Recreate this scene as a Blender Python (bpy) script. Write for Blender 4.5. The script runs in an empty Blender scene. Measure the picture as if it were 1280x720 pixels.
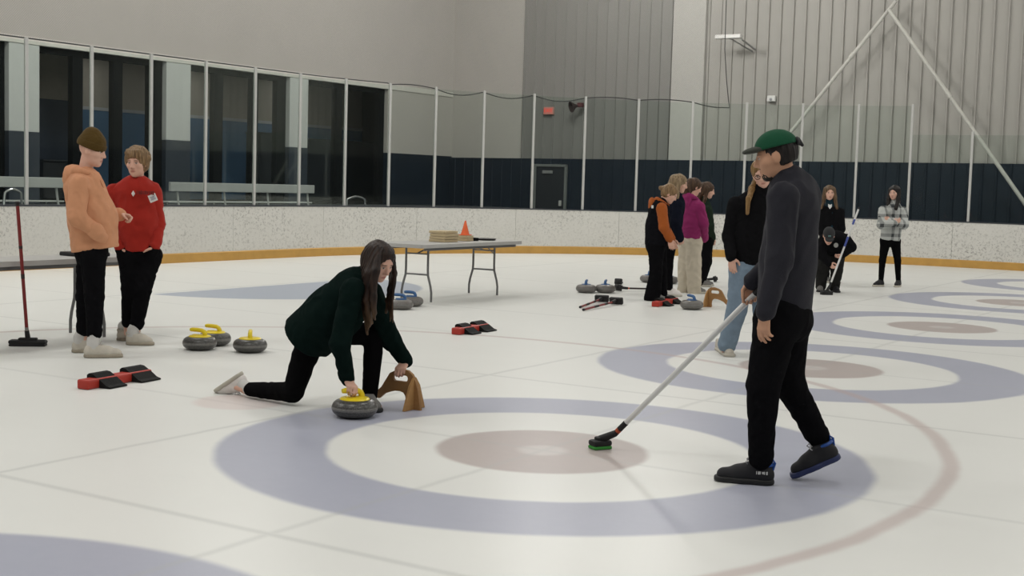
import bpy, bmesh, math, random
import numpy as np
from mathutils import Vector, Matrix
random.seed(4)
C = bpy.context.scene.collection
V = Vector
# ------------------------------------------------------------------ camera
FPX, PITCH, ROLL, CAMH = 1640.3, 0.078911, -0.028649, 1.5037
def ray(u, v):
    x = (u-640)/FPX; y = -(v-360)/FPX
    c, s = math.cos(ROLL), math.sin(ROLL)
    x, y = c*x+s*y, -s*x+c*y
    return x, math.cos(PITCH)+y*math.sin(PITCH), -math.sin(PITCH)+y*math.cos(PITCH)
def at(u, v, Y):
    """point on the ray of a photo pixel at forward distance Y"""
    x, f, z = ray(u, v); t = Y/f
    return V((x*t, Y, CAMH+z*t))
def G(u, v, z=0.0):
    """point of the photo pixel on the horizontal plane z"""
    x, f, zz = ray(u, v); t = (z-CAMH)/zz
    return V((x*t, f*t, z))
AX = V((0.52634, 0.85027, 0)); BX = V((0.85027, -0.52634, 0)); UP = V((0, 0, 1))
def W(b, a, z=0.0):
    return BX*b + AX*a + V((0, 0, z))
cam = bpy.data.cameras.new('camera'); co = bpy.data.objects.new('camera', cam); C.objects.link(co)
cam.sensor_width = 36; cam.lens = FPX/1280*36; cam.clip_end = 300
F_ = V((0, math.cos(PITCH), -math.sin(PITCH))); U_ = V((0, math.sin(PITCH), math.cos(PITCH))); R_ = V((1, 0, 0))
c_, s_ = math.cos(ROLL), math.sin(ROLL)
Rr = R_*c_ + U_*(-s_); Ur = R_*s_ + U_*c_
co.matrix_world = Matrix(((Rr.x, Ur.x, -F_.x, 0), (Rr.y, Ur.y, -F_.y, 0), (Rr.z, Ur.z, -F_.z, CAMH), (0, 0, 0, 1)))
bpy.context.scene.camera = co
# ------------------------------------------------------------------ materials
MATS = {}
def srgb(r, g, b):
    f = lambda c: (c/255/12.92) if c/255 <= .04045 else ((c/255+.055)/1.055)**2.4
    return (f(r), f(g), f(b), 1)
class NT:
    """small helper that writes node trees"""
    def __init__(s, mat): s.t = mat.node_tree; s.n = s.t.nodes; s.l = s.t.links
    def new(s, ty, **k):
        n = s.n.new(ty)
        for a, b in k.items(): setattr(n, a, b)
        return n
    def put(s, sock, v):
        if hasattr(v, 'is_output'): s.l.new(v, sock)
        else: sock.default_value = v
    def m(s, op, *a, clamp=False):
        n = s.new('ShaderNodeMath', operation=op, use_clamp=clamp)
        for i, v in enumerate(a): s.put(n.inputs[i], v)
        return n.outputs[0]
    def mix(s, f, a, b):
        n = s.new('ShaderNodeMix', data_type='RGBA')
        s.put(n.inputs[0], f); s.put(n.inputs[6], a); s.put(n.inputs[7], b)
        return n.outputs[2]
    def noise(s, vec, scale, detail=3, rough=.5):
        n = s.new('ShaderNodeTexNoise'); s.put(n.inputs['Scale'], scale); s.put(n.inputs['Detail'], detail); s.put(n.inputs['Roughness'], rough)
        if vec is not None: s.l.new(vec, n.inputs['Vector'])
        return n.outputs[0]
    def step(s, x, lo, hi):
        n = s.new('ShaderNodeMapRange', interpolation_type='SMOOTHSTEP')
        s.put(n.inputs[0], x); n.inputs[1].default_value = lo; n.inputs[2].default_value = hi
        return n.outputs[0]
    def scalevec(s, vec, sx, sy, sz):
        n = s.new('ShaderNodeMapping'); s.l.new(vec, n.inputs[0]); n.inputs['Scale'].default_value = (sx, sy, sz)
        return n.outputs[0]
def mat(name, col, rough=.6, spec=.4, metal=0, var=.12, vs=8, bump=0, bs=60, stretch=None, sheen=0):
    """procedural surface: base colour broken up by noise, optional noise bump"""
    if name in MATS: return MATS[name]
    m = bpy.data.materials.new(name); m.use_nodes = True; t = NT(m)
    p = t.n['Principled BSDF']
    tc = t.new('ShaderNodeTexCoord').outputs['Object']
    v = t.scalevec(tc, *stretch) if stretch else tc
    n = t.noise(v, vs, 4)
    c = col if len(col) == 4 else (*col, 1)
    a = tuple(x*(1-var) for x in c[:3])+(1,); b = tuple(min(1, x*(1+var)) for x in c[:3])+(1,)
    t.l.new(t.mix(n, a, b), p.inputs['Base Color'])
    p.inputs['Roughness'].default_value = rough; p.inputs['Metallic'].default_value = metal
    p.inputs['Specular IOR Level'].default_value = spec
    if sheen: p.inputs['Sheen Weight'].default_value = sheen
    if bump:
        bn = t.new('ShaderNodeBump'); bn.inputs['Strength'].default_value = bump; bn.inputs['Distance'].default_value = .01
        t.l.new(t.noise(v, bs, 3), bn.inputs['Height']); t.l.new(bn.outputs[0], p.inputs['Normal'])
    MATS[name] = m
    return m
def fabric(name, col, var=.12):
    dk = max(col[:3]) < .03
    return mat(name, col, rough=.95, spec=.04 if dk else .12, var=var, vs=14, bump=.25, bs=160, sheen=0 if dk else .06)
# ------------------------------------------------------------------ mesh helpers
def link(name, verts, faces, m, parent=None, smooth=False, mats=None, fmat=None, sharp=None):
    me = bpy.data.meshes.new(name)
    verts = np.asarray(verts, dtype=np.float64).reshape(-1, 3)
    o = bpy.data.objects.new(name, me); C.objects.link(o)
    off = np.array(parent_world(parent)) if parent is not None else np.zeros(3)
    me.from_pydata((verts-off).tolist(), [], faces if isinstance(faces, list) else faces.tolist())
    for k in (mats or [m]): me.materials.append(k)
    if fmat is not None: me.polygons.foreach_set('material_index', np.asarray(fmat, dtype=np.int32))
    if smooth:
        me.polygons.foreach_set('use_smooth', [True]*len(me.polygons))
        if sharp: me.set_sharp_from_angle(angle=math.radians(sharp))
    me.update()
    if parent is not None: o.parent = parent
    return o
def parent_world(p):
    v = V((0, 0, 0))
    while p is not None: v = v + p.location; p = p.parent
    return v
def thing(name, label, cat, loc, group=None):
    o = bpy.data.objects.new(name, None); C.objects.link(o); o.location = loc
    o.empty_display_size = .1
    return tag(o, label, cat, group)
def tag(o, label, cat, group=None):
    o['label'] = label; o['category'] = cat
    if group: o['group'] = group
    return o
def structure(o):
    o['kind'] = 'structure'; return o
class MB:
    """collects simple shapes into one mesh"""
    def __init__(s): s.v = []; s.f = []
    def add(s, v, f):
        n = len(s.v); s.v += [tuple(x) for x in v]; s.f += [tuple(i+n for i in q) for q in f]; return s
    def box(s, c, ex, ey, ez, bev=0):
        """oriented box: centre and three half-extent vectors; bev chamfers the edges"""
        c, ex, ey, ez = V(c), V(ex), V(ey), V(ez)
        bm = bmesh.new(); bmesh.ops.create_cube(bm, size=2)
        L = [ex.length, ey.length, ez.length]; D = [ex.normalized(), ey.normalized(), ez.normalized()]
        for w in bm.verts: w.co = V((w.co.x*L[0], w.co.y*L[1], w.co.z*L[2]))
        if bev: bmesh.ops.bevel(bm, geom=bm.edges[:], offset=min(bev, min(L)*.8), segments=2, affect='EDGES', profile=.5)
        flip = D[0].cross(D[1]).dot(D[2]) < 0
        bm.verts.ensure_lookup_table()
        vs = [c+D[0]*w.co.x+D[1]*w.co.y+D[2]*w.co.z for w in bm.verts]
        fs = [[w.index for w in (reversed(f.verts) if flip else f.verts)] for f in bm.faces]
        bm.free(); return s.add(vs, fs)
    def tube(s, pts, r, n=10, closed=False):
        pts = [V(p) for p in pts]; rs = r if isinstance(r, (list, tuple)) else [r]*len(pts)
        k = len(pts); vs = []; up = None
        for i, p in enumerate(pts):
            d = (pts[(i+1) % k]-pts[i-1]) if closed else (pts[min(i+1, k-1)]-pts[max(i-1, 0)])
            d.normalize()
            if up is None: up = d.orthogonal().normalized()
            up = (up-d*up.dot(d)).normalized(); w = d.cross(up)
            for j in range(n):
                a = 2*math.pi*j/n; vs.append(p+(up*math.cos(a)+w*math.sin(a))*rs[i])
        fs = []
        for i in range(k if closed else k-1):
            for j in range(n):
                a = i*n+j; b = i*n+(j+1) % n; i2 = (i+1) % k
                fs.append((a, b, i2*n+(j+1) % n, i2*n+j))
        if not closed: fs += [tuple(reversed(range(n))), tuple(range((k-1)*n, k*n))]
        return s.add(vs, fs)
    def lathe(s, c, prof, n=32, axis=None):
        c = V(c); z = (axis or UP).normalized(); x = z.orthogonal().normalized(); y = z.cross(x)
        vs = []; fs = []; k = len(prof)
        for r, h in prof:
            for j in range(n):
                a = 2*math.pi*j/n; vs.append(c+z*h+(x*math.cos(a)+y*math.sin(a))*max(r, 1e-5))
        for i in range(k-1):
            for j in range(n): fs.append((i*n+j, i*n+(j+1) % n, (i+1)*n+(j+1) % n, (i+1)*n+j))
        fs += [tuple(reversed(range(n))), tuple(range((k-1)*n, k*n))]
        return s.add(vs, fs)
    def prism(s, poly, t):
        """polygon (list of points) thickened by vector t"""
        t = V(t); n = len(poly); poly = [V(p) for p in poly]
        vs = [p-t*.5 for p in poly]+[p+t*.5 for p in poly]
        fs = [tuple(reversed(range(n))), tuple(range(n, 2*n))]+[(i, (i+1) % n, n+(i+1) % n, n+i) for i in range(n)]
        return s.add(vs, fs)
    def sweep(s, path, prof, out):
        """open strip: profile [(o,z)] swept along path points with outward normals"""
        k = len(prof)
        vs = [p+nrm*o+UP*z for p, nrm in zip(path, out) for o, z in prof]
        fs = [(i*k+j, (i+1)*k+j, (i+1)*k+(j+1) % k, i*k+(j+1) % k) for i in range(len(path)-1) for j in range(k)]
        e = (len(path)-1)*k
        fs += [tuple(range(k)), tuple(reversed(range(e, e+k)))]
        return s.add(vs, fs)
    def build(s, name, m, parent=None, smooth=False, sharp=35):
        o = link(name, s.v, s.f, m, parent, smooth, sharp=sharp)
        bm = bmesh.new(); bm.from_mesh(o.data); bmesh.ops.recalc_face_normals(bm, faces=bm.faces[:]); bm.to_mesh(o.data); bm.free()
        return o
def plate(name, outer, holes, thick, origin, ex, ey, m, parent=None):
    """flat board cut from an outline with holes; ex, ey are its axes"""
    cu = bpy.data.curves.new(name, 'CURVE'); cu.dimensions = '2D'; cu.fill_mode = 'BOTH'; cu.extrude = thick/2
    cu.bevel_depth = min(.002, thick*.2)
    for ring in [outer]+holes:
        sp = cu.splines.new('POLY'); sp.points.add(len(ring)-1); sp.use_cyclic_u = True
        for q, (x, y) in zip(sp.points, ring): q.co = (x, y, 0, 1)
    tmp = bpy.data.objects.new(name+'_outline', cu); C.objects.link(tmp)
    dg = bpy.context.evaluated_depsgraph_get(); dg.update()
    me = bpy.data.meshes.new_from_object(tmp.evaluated_get(dg))
    vs = [V(v.co) for v in me.vertices]; fs = [tuple(p.vertices) for p in me.polygons]
    bpy.data.objects.remove(tmp); bpy.data.curves.remove(cu); bpy.data.meshes.remove(me)
    ex, ey = V(ex).normalized(), V(ey).normalized(); ez = ex.cross(ey)
    return link(name, [V(origin)+ex*v.x+ey*v.y+ez*v.z for v in vs], fs, m, parent)
def text_mesh(name, body, size, origin, ex, ey, m, parent=None, depth=.004):
    cu = bpy.data.curves.new(name, 'FONT'); cu.body = body; cu.size = size; cu.extrude = depth; cu.align_x = 'CENTER'; cu.align_y = 'CENTER'
    tmp = bpy.data.objects.new(name+'_font', cu); C.objects.link(tmp)
    dg = bpy.context.evaluated_depsgraph_get(); dg.update()
    me = bpy.data.meshes.new_from_object(tmp.evaluated_get(dg))
    vs = [V(v.co) for v in me.vertices]; fs = [tuple(p.vertices) for p in me.polygons]
    bpy.data.objects.remove(tmp); bpy.data.curves.remove(cu); bpy.data.meshes.remove(me)
    ex, ey = V(ex).normalized(), V(ey).normalized(); ez = ex.cross(ey)
    return link(name, [V(origin)+ex*v.x+ey*v.y+ez*v.z for v in vs], fs, m, parent)
def copy_tree(o, loc, rotz=None, label=None, parent=None):
    c = o.copy(); C.objects.link(c)
    if parent is not None: c.parent = parent
    else:
        c.location = loc
        if rotz is not None: c.rotation_euler.z = rotz
        if label: c['label'] = label
    for ch in list(o.children): copy_tree(ch, None, None, None, c)
    return c
# ------------------------------------------------------------------ smooth solids (figures, clothes, shoes)
class Field:
    """signed distance volume; shapes blend smoothly into one closed surface"""
    def __init__(s, lo, hi, h):
        s.h = h; s.lo = np.floor(np.array(lo)/h)*h
        s.n = np.ceil((np.array(hi)-s.lo)/h).astype(int)+2
        s.F = np.full(s.n, .5, dtype=np.float32)
    def win(s, lo, hi):
        i0 = np.clip(np.floor((np.array(lo)-s.lo)/s.h).astype(int), 0, s.n-1)
        i1 = np.clip(np.ceil((np.array(hi)-s.lo)/s.h).astype(int)+1, 1, s.n)
        sl = tuple(slice(a, max(b, a+1)) for a, b in zip(i0, i1))
        ax = [(s.lo[i]+np.arange(sl[i].start, sl[i].stop)*s.h).astype(np.float32) for i in range(3)]
        return sl, ax[0][:, None, None], ax[1][None, :, None], ax[2][None, None, :]
    def blend(s, sl, d, k, sub=False):
        a = s.F[sl]
        if sub:
            d = -d; h = np.maximum(k-np.abs(a-d), 0)/k; s.F[sl] = np.maximum(a, d)+h*h*k*.25
        else:
            h = np.maximum(k-np.abs(a-d), 0)/k; s.F[sl] = np.minimum(a, d)-h*h*k*.25
    def cap(s, a, b, ra, rb, k=.02, flat=None, sub=False):
        """tapered capsule; flat=(dir, f) thins it by f along dir"""
        a = np.array(a, dtype=np.float32); b = np.array(b, dtype=np.float32); R = max(ra, rb)+k+3*s.h
        sl, X, Y, Z = s.win(np.minimum(a, b)-R, np.maximum(a, b)+R)
        if 0 in s.F[sl].shape: return s
        d = b-a; L = float(d@d)+1e-12
        px, py, pz = X-a[0], Y-a[1], Z-a[2]
        t = np.clip((px*d[0]+py*d[1]+pz*d[2])/L, 0, 1)
        qx, qy, qz = px-t*d[0], py-t*d[1], pz-t*d[2]
        if flat is None: D = np.sqrt(qx*qx+qy*qy+qz*qz)
        else:
            e, f = np.array(flat[0], dtype=np.float32), flat[1]; e = e/np.linalg.norm(e)
            c = qx*e[0]+qy*e[1]+qz*e[2]
            D = np.sqrt(np.maximum(qx*qx+qy*qy+qz*qz+c*c*(f*f-1), 0))
        s.blend(sl, D-(ra+(rb-ra)*t), k, sub); return s
    def ell(s, c, r, M=None, k=.015, sub=False):
        """ellipsoid: centre, radii, axes (rows)"""
        c = np.array(c, dtype=np.float32); r = np.array(r, dtype=np.float32)
        M = np.eye(3, dtype=np.float32) if M is None else np.array(M, dtype=np.float32)
        R = float(r.max())+k+3*s.h
        sl, X, Y, Z = s.win(c-R, c+R)
        if 0 in s.F[sl].shape: return s
        px, py, pz = X-c[0], Y-c[1], Z-c[2]
        q = [(px*M[i, 0]+py*M[i, 1]+pz*M[i, 2])/r[i] for i in range(3)]
        k0 = np.sqrt(q[0]**2+q[1]**2+q[2]**2); k1 = np.sqrt((q[0]/r[0])**2+(q[1]/r[1])**2+(q[2]/r[2])**2)+1e-6
        s.blend(sl, k0*(k0-1)/k1, k, sub); return s
    def cut(s, p, n, R=None, k=None):
        """remove what lies on the +n side of the plane (within R of p)"""
        p = np.array(p, dtype=np.float32); n = np.array(n, dtype=np.float32); n = n/np.linalg.norm(n)
        big = 9. if R is None else R
        sl, X, Y, Z = s.win(p-big, p+big)
        d = (X-p[0])*n[0]+(Y-p[1])*n[1]+(Z-p[2])*n[2]
        s.F[sl] = np.maximum(s.F[sl], d); return s
    def shell_keep(s, p, n):
        return s.cut(p, n)
    def mesh(s):
        F = s.F; F[0], F[-1] = .5, .5; F[:, 0], F[:, -1] = .5, .5; F[:, :, 0], F[:, :, -1] = .5, .5
        I = F < 0; n = np.array(F.shape)-1
        cnt = np.zeros(n, dtype=np.int8)
        for dx in (0, 1):
            for dy in (0, 1):
                for dz in (0, 1): cnt += I[dx:dx+n[0], dy:dy+n[1], dz:dz+n[2]]
        act = (cnt > 0) & (cnt < 8); ix = np.argwhere(act)
        idx = np.full(n, -1, dtype=np.int64); idx[act] = np.arange(len(ix))
        acc = np.zeros((len(ix), 3)); w = np.zeros(len(ix))
        cs = [(0, 0, 0), (1, 0, 0), (0, 1, 0), (1, 1, 0), (0, 0, 1), (1, 0, 1), (0, 1, 1), (1, 1, 1)]
        val = [F[ix[:, 0]+c[0], ix[:, 1]+c[1], ix[:, 2]+c[2]].astype(np.float64) for c in cs]
        for i in range(8):
            for j in range(i+1, 8):
                if sum(abs(p-q) for p, q in zip(cs[i], cs[j])) != 1: continue
                m = (val[i] < 0) != (val[j] < 0)
                t = np.where(m, val[i]/np.where(m, val[i]-val[j], 1), 0)
                acc += m[:, None]*(np.array(cs[i])[None]+t[:, None]*(np.array(cs[j])-np.array(cs[i]))[None]); w += m
        v = s.lo+(ix+acc/w[:, None])*s.h
        faces = []
        for ax in range(3):
            o1, o2 = [(1, 2), (2, 0), (0, 1)][ax]
            a = [slice(1, -1)]*3; a[ax] = slice(0, -1); b = list(a); b[ax] = slice(1, None)
            # edge from grid point g to g+ax, interior ones only
            A, B = I[tuple(a)], I[tuple(b)]
            e = np.argwhere(A != B)
            off = np.array([1, 1, 1]); off[ax] = 0
            g = e+off; ins = A[A != B]
            u1 = np.zeros(3, int); u1[o1] = 1; u2 = np.zeros(3, int); u2[o2] = 1
            q = [idx[tuple((g-k).T)] for k in (u1+u2, u2, 0*u1, u1)]
            q = np.stack(q, 1); q[~ins] = q[~ins][:, ::-1]
            faces.append(q)
        return v, np.concatenate(faces)
def relax(v, f, it=1, lam=.5):
    """light smoothing of a quad mesh"""
    for _ in range(it):
        acc = np.zeros_like(v); c = np.zeros(len(v))
        for i in range(4):
            a, b = f[:, i], f[:, (i+1) % 4]
            np.add.at(acc, a, v[b]); np.add.at(c, a, 1); np.add.at(acc, b, v[a]); np.add.at(c, b, 1)
        v = v+lam*(acc/np.maximum(c, 1)[:, None]-v)
    return v
def normals(v, f):
    n = np.cross(v[f[:, 2]]-v[f[:, 0]], v[f[:, 3]]-v[f[:, 1]]); o = np.zeros_like(v)
    for i in range(4): np.add.at(o, f[:, i], n)
    return o/(np.linalg.norm(o, axis=1)[:, None]+1e-9)
RNG = np.random.default_rng(7)
def folds(v, f, amp, scale, sq=(1, 1, 1), n=9):
    """cloth folds: warped ridges pushed along the normal"""
    scale = scale*2.3; amp = amp*1.15
    nn = normals(v, f); p = v*np.array(sq)*scale; w = np.zeros(len(v))
    q = p + .6*np.sin(p[:, [1, 2, 0]]*.9+RNG.uniform(0, 6, 3))
    for i in range(n):
        k = RNG.normal(0, 1, 3); k = k/np.linalg.norm(k)*RNG.uniform(.6, 1.8)
        w += np.sin(q@k+RNG.uniform(0, 6.28))
    w = w/math.sqrt(n); w = .45*np.tanh(w*1.3)+.8*(.55-np.sqrt(w*w+.02))
    return v+nn*(amp*w)[:, None]
def field_part(F, name, m, parent, fold=None, it=1, mats=None, pick=None):
    v, f = F.mesh(); v = relax(v, f, it)
    if fold: v = folds(v, f, *fold)
    fm = pick(v[f].mean(1)) if pick else None
    return link(name, v, f, m, parent, True, mats=mats, fmat=fm)
# ------------------------------------------------------------------ figures
def skin_mat(name, col, beard=0):
    m = bpy.data.materials.new(name); m.use_nodes = True; t = NT(m); p = t.n['Principled BSDF']
    tc = t.new('ShaderNodeTexCoord').outputs['Object']; n = t.noise(tc, 22, 4)
    c = t.mix(n, tuple(x*.92 for x in col[:3])+(1,), tuple(min(1, x*1.08) for x in col[:3])+(1,))
    at_ = t.new('ShaderNodeAttribute', attribute_name='features'); s = t.new('ShaderNodeSeparateColor'); t.l.new(at_.outputs['Color'], s.inputs[0])
    c = t.mix(t.m('MULTIPLY', s.outputs[0], .75), c, srgb(160, 92, 86)); c = t.mix(s.outputs[2], c, srgb(200, 192, 186)); c = t.mix(t.m('MULTIPLY', s.outputs[1], .9), c, srgb(44, 32, 26))
    t.l.new(c, p.inputs['Base Color']); p.inputs['Roughness'].default_value = .55; p.inputs['Specular IOR Level'].default_value = .3
    return m
SKIN = skin_mat('skin_light', srgb(216, 172, 152)); SKIN_TAN = skin_mat('skin_tan', srgb(196, 150, 122))
def unit(v): return V(v).normalized()
class Fig:
    def __init__(s, label, J, face, h=.006, hs=1.0, skin=None, hands=None, w=1.0, hup=(0, 0, 1), girth=1.0, cat='person'):
        s.J = {k: V(p) for k, p in J.items()}; J = s.J
        s.w = w; s.g = girth; s.hs = hs
        loc = V((J['pel'].x, J['pel'].y, 0))
        s.root = thing('person', label, cat, loc)
        s.f = unit(face); s.r = s.f.cross(V(hup)).normalized(); s.u = s.r.cross(s.f)
        s.M = [s.r, s.f, s.u]
        s.side = unit(J['shR']-J['shL']); s.up = unit(J['chest']-J['pel'])
        s.fwd = s.up.cross(s.side).normalized()
        P = np.array([list(p) for p in J.values()])
        s.lo, s.hi = P.min(0)-.27, P.max(0)+.27
        F = Field(s.lo, s.hi, h); s.body(F, hands or {})
        sk = skin or SKIN
        s.b = field_part(F, 'body', sk, s.root, it=1); s.features(loc)
    def hp(s, x, y, z):
        return s.J['head']+(s.r*x+s.f*y+s.u*z)*s.hs
    def features(s, loc):
        # lip, brow, iris and eye-white colouring of the face as a soft mesh attribute
        me = s.b.data; n = len(me.vertices); c = np.zeros(n*3); me.vertices.foreach_get('co', c); c = c.reshape(-1, 3)+np.array(loc)
        d = (c-np.array(s.J['head']))/s.hs
        x, y, z = d@np.array(s.r), d@np.array(s.f), d@np.array(s.u); ax = np.abs(x)
        near = ((y > .045) & (np.abs(z) < .13)).astype(float)
        sm = lambda e, w: np.clip(.5-e/w, 0, 1)
        lip = sm(np.sqrt((x/.021)**2+((z+.0665)/.0085)**2)-1, .5)*(y > .065)
        brow = sm(np.sqrt(((ax-.031)/.019)**2+((z-.0235+.06*(ax-.03))/.0042)**2)-1, .6)
        eye = sm(np.sqrt(((ax-.031)/.0135)**2+((z-.003)/.0062)**2)-1, .4)
        iris = sm(np.sqrt(((ax-.031)/.006)**2+((z-.003)/.0062)**2)-1, .5); lash = sm(np.sqrt(((ax-.031)/.0155)**2+((z-.0095)/.0026)**2)-1, .8)
        col = np.stack([lip*near, np.maximum(np.maximum(brow*.9, iris), lash*.8)*near, eye*.8*near, np.ones(n)], 1)
        a = me.attributes.new('features', 'FLOAT_COLOR', 'POINT'); a.data.foreach_set('color', col.ravel().astype(np.float32))
    def body(s, F, hands):
        J, w, g = s.J, s.w, s.g; hs = s.hs; M = s.M
        fl = (s.fwd, 1.35)
        mid = J['pel'].lerp(J['chest'], .5)
        F.cap(J['pel'], mid, .125*g, .115*g, .05, fl); F.cap(mid, J['chest']-s.up*.12, .11*g, .115*g, .05, fl)
        F.cap(J['hpL'], J['hpR'], .085*g, .085*g, .05); F.cap(J['shL']-s.up*.02, J['shR']-s.up*.02, .045*w, .045*w, .03)
        nb = J['chest']+s.up*.01
        F.cap(nb, s.hp(0, -.028, -.06), .052*w, .05*w, .03)
        for q in 'LR':
            F.cap(J['sh'+q], J['el'+q], .046*w, .036*w, .03); F.cap(J['el'+q], J['wr'+q], .037*w, .024*w, .015)
            F.cap(J['hp'+q], J['kn'+q], .08*g, .052*g, .04); F.cap(J['kn'+q], J['an'+q], .052*g, .036*g, .03)
            dn = (J['an'+q]-J['kn'+q]).normalized()*.045; F.cap(J['an'+q], J['an'+q]+dn*.8, .034, .03, .01); F.cap(J['an'+q]+dn, (J['an'+q]+dn*.9).lerp(J['toe'+q], .72), .028, .018, .02)
            s.hand(F, q, **hands.get(q, {}))
        E = lambda p, r, k=.012, sub=False: F.ell(s.hp(*p), [a*hs for a in r], M, k*hs, sub)
        Cp = lambda a, b, ra, rb, k=.01, sub=False: F.cap(s.hp(*a), s.hp(*b), ra*hs, rb*hs, k*hs, None, sub)
        E((0, -.014, .025), (.074, .094, .087)); E((0, .028, -.025), (.062, .062, .078), .03)
        E((0, .034, -.072), (.046, .05, .042), .03); E((0, .068, -.098), (.02, .018, .016), .025)
        E((.043, .056, -.022), (.022, .025, .022), .02); E((-.043, .056, -.022), (.022, .025, .022), .02)
        Cp((-.034, .077, .024), (.034, .077, .024), .011, .011, .02)
        for x in (-.031, .031):
            E((x, .099, .003), (.017, .013, .010), .012, True); E((x, .074, .003), (.0135, .0125, .0125), .004)
            E((x*2.45, -.006, -.006), (.010, .02, .033), .01)
        Cp((0, .088, .012), (0, .107, -.027), .008, .0125, .014)
        for x in (-.012, .012): E((x, .093, -.033), (.0085, .011, .0085), .008)
        Cp((-.017, .084, -.062), (.017, .084, -.062), .0065, .0065, .006); Cp((-.014, .083, -.073), (.014, .083, -.073), .007, .007, .006)
    def hand(s, F, q, d=None, pn=None, curl=(.25, .35, .25), thumb=.5, spread=.06, sc=1.0, fat=1.0):
        wr = s.J['wr'+q]
        d = unit(d if d else s.J['wr'+q]-s.J['el'+q])
        pn = V(pn) if pn else s.side*(-1 if q == 'R' else 1)
        pn = (pn-d*pn.dot(d)).normalized()
        t = d.cross(pn)*(1 if q == 'R' else -1)
        offs = (.029, .010, -.010, -.028); pl = (.088, .092, .087, .079); fl = (.072, .080, .073, .057)
        cs = curl if isinstance(curl[0], (list, tuple)) else [curl]*4
        for i in range(4):
            kn = wr+(d*pl[i]+t*offs[i])*sc
            F.cap(wr+(t*offs[i]*.55+d*.012)*sc, kn, .014*sc*fat, .0115*sc*fat, .012)
            a = 0; p = kn
            for j, (fr, r0, r1) in enumerate(((.48, .0098, .0088), (.30, .0088, .0080), (.24, .0080, .0066))):
                a += cs[i][j]
                dr = d*math.cos(a)+pn*math.sin(a)+t*(offs[i]/.03*spread*math.cos(a))
                n = p+dr.normalized()*fl[i]*fr*sc
                F.cap(p, n, r0*sc*fat, r1*sc*fat, .003); p = n
        b = wr+(d*.022+t*.024)*sc; m1 = b+(d*.62+t*(.75-.35*thumb)+pn*(.35+.5*thumb)).normalized()*.044*sc
        m2 = m1+(d*.85+t*(.3-.5*thumb)+pn*(.15+.6*thumb)).normalized()*.032*sc
        m3 = m2+(d*.9-t*(.2*thumb)+pn*(.1+.5*thumb)).normalized()*.025*sc
        F.cap(b, m1, .0155*sc*fat, .0115*sc*fat, .012); F.cap(m1, m2, .0115*sc*fat, .0100*sc*fat, .003); F.cap(m2, m3, .0100*sc*fat, .0078*sc*fat, .003)
    # ---------------------------------------------------------------- clothes
    def trousers(s, name, m, pr=1.0, rh=.105, rk=.078, ra=.058, end=.0, h=.009, fold=(.004, 26), seat=.1, flare=None, top=.1, cuff=False):
        J = s.J; F = Field(s.lo, s.hi, h); g = s.g
        F.cap(J['pel'], J['pel']+s.up*top, .142*g*pr, .135*g*pr, .04, (s.fwd, 1.3))
        F.cap(J['hpL'], J['hpR'], rh*g, rh*g, .05); F.ell(J['pel']-s.fwd*.05-s.up*.02, (seat*1.35*g, seat*g, seat*1.05*g), [s.side, s.fwd, s.up], .06)
        for q in 'LR':
            e = J['an'+q]+unit(J['kn'+q]-J['an'+q])*end
            F.cap(J['hp'+q], J['kn'+q], rh*g, rk*g, .03)
            md = J['kn'+q].lerp(e, .3); back = unit(J['kn'+q]-J['hp'+q]).cross(s.side)
            F.cap(J['kn'+q], e, rk*g, (flare or ra)*g, .02)
            if cuff: F.cap(e+unit(J['kn'+q]-e)*.02, e, ra*1.08, ra*1.0, .01)
        return field_part(F, name, m, s.root, fold)
    def top(s, name, m, rc=.16, rb=.165, ru=.072, re=.06, rf=.056, rw=.042, hem=-.05, h=.009, fold=(.005, 22), flat=1.28, hood=0, collar=.062, sl='LR', slend=1.0, waist=None, sleeve=True, drop=(0, 0, 0), chestup=0.0, kneck=.05, hoodpos=.60, neckpos=.75):
        J = s.J; F = Field(s.lo, s.hi, h); g = s.g; L = (J['chest']-J['pel']).length
        hp = J['pel']+(J['chest']-J['pel'])*hem
        mid = J['pel'].lerp(J['chest'], .45)+V(drop); fl = (s.fwd, flat)
        F.cap(hp-s.up*.1, mid, rb*g, (waist or rb)*g, .05, fl); F.cap(mid, J['chest']-s.up*.06, (waist or rb)*g, rc*g, .05, fl)
        F.cut(hp, hp-(J['chest'])) if True else None
        F.cap(J['shL']-s.up*.015, J['shR']-s.up*.015, ru*.98, ru*.98, kneck)
        nk = J['chest'].lerp(s.hp(0, -.025, -.09), neckpos)
        F.cap(J['chest']-s.up*.06, nk, collar*1.5, collar, .07)
        o = field_part(F, name, m, s.root, fold)
        if sleeve:
            for q in sl:
                w = J['el'+q].lerp(J['wr'+q], slend)
                F = Field(*s.box([J['sh'+q], J['el'+q], w], ru+.05), h)
                F.cap(J['sh'+q], J['el'+q], ru, re, .03); F.cap(J['el'+q], w, re, rf*.5+rw*.5, .03)
                e = (w-J['el'+q]).normalized(); F.cap(w-e*.05, w-e*.02, (rf*.5+rw*.5)*1.06, (rf+rw)*.5, .01); F.cap(w-e*.012, w+e*.004, rw*.98, rw*.96, .006)
                field_part(F, 'sleeve', m, o, (fold[0]*.85, fold[1]*1.3) if fold else None)
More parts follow.
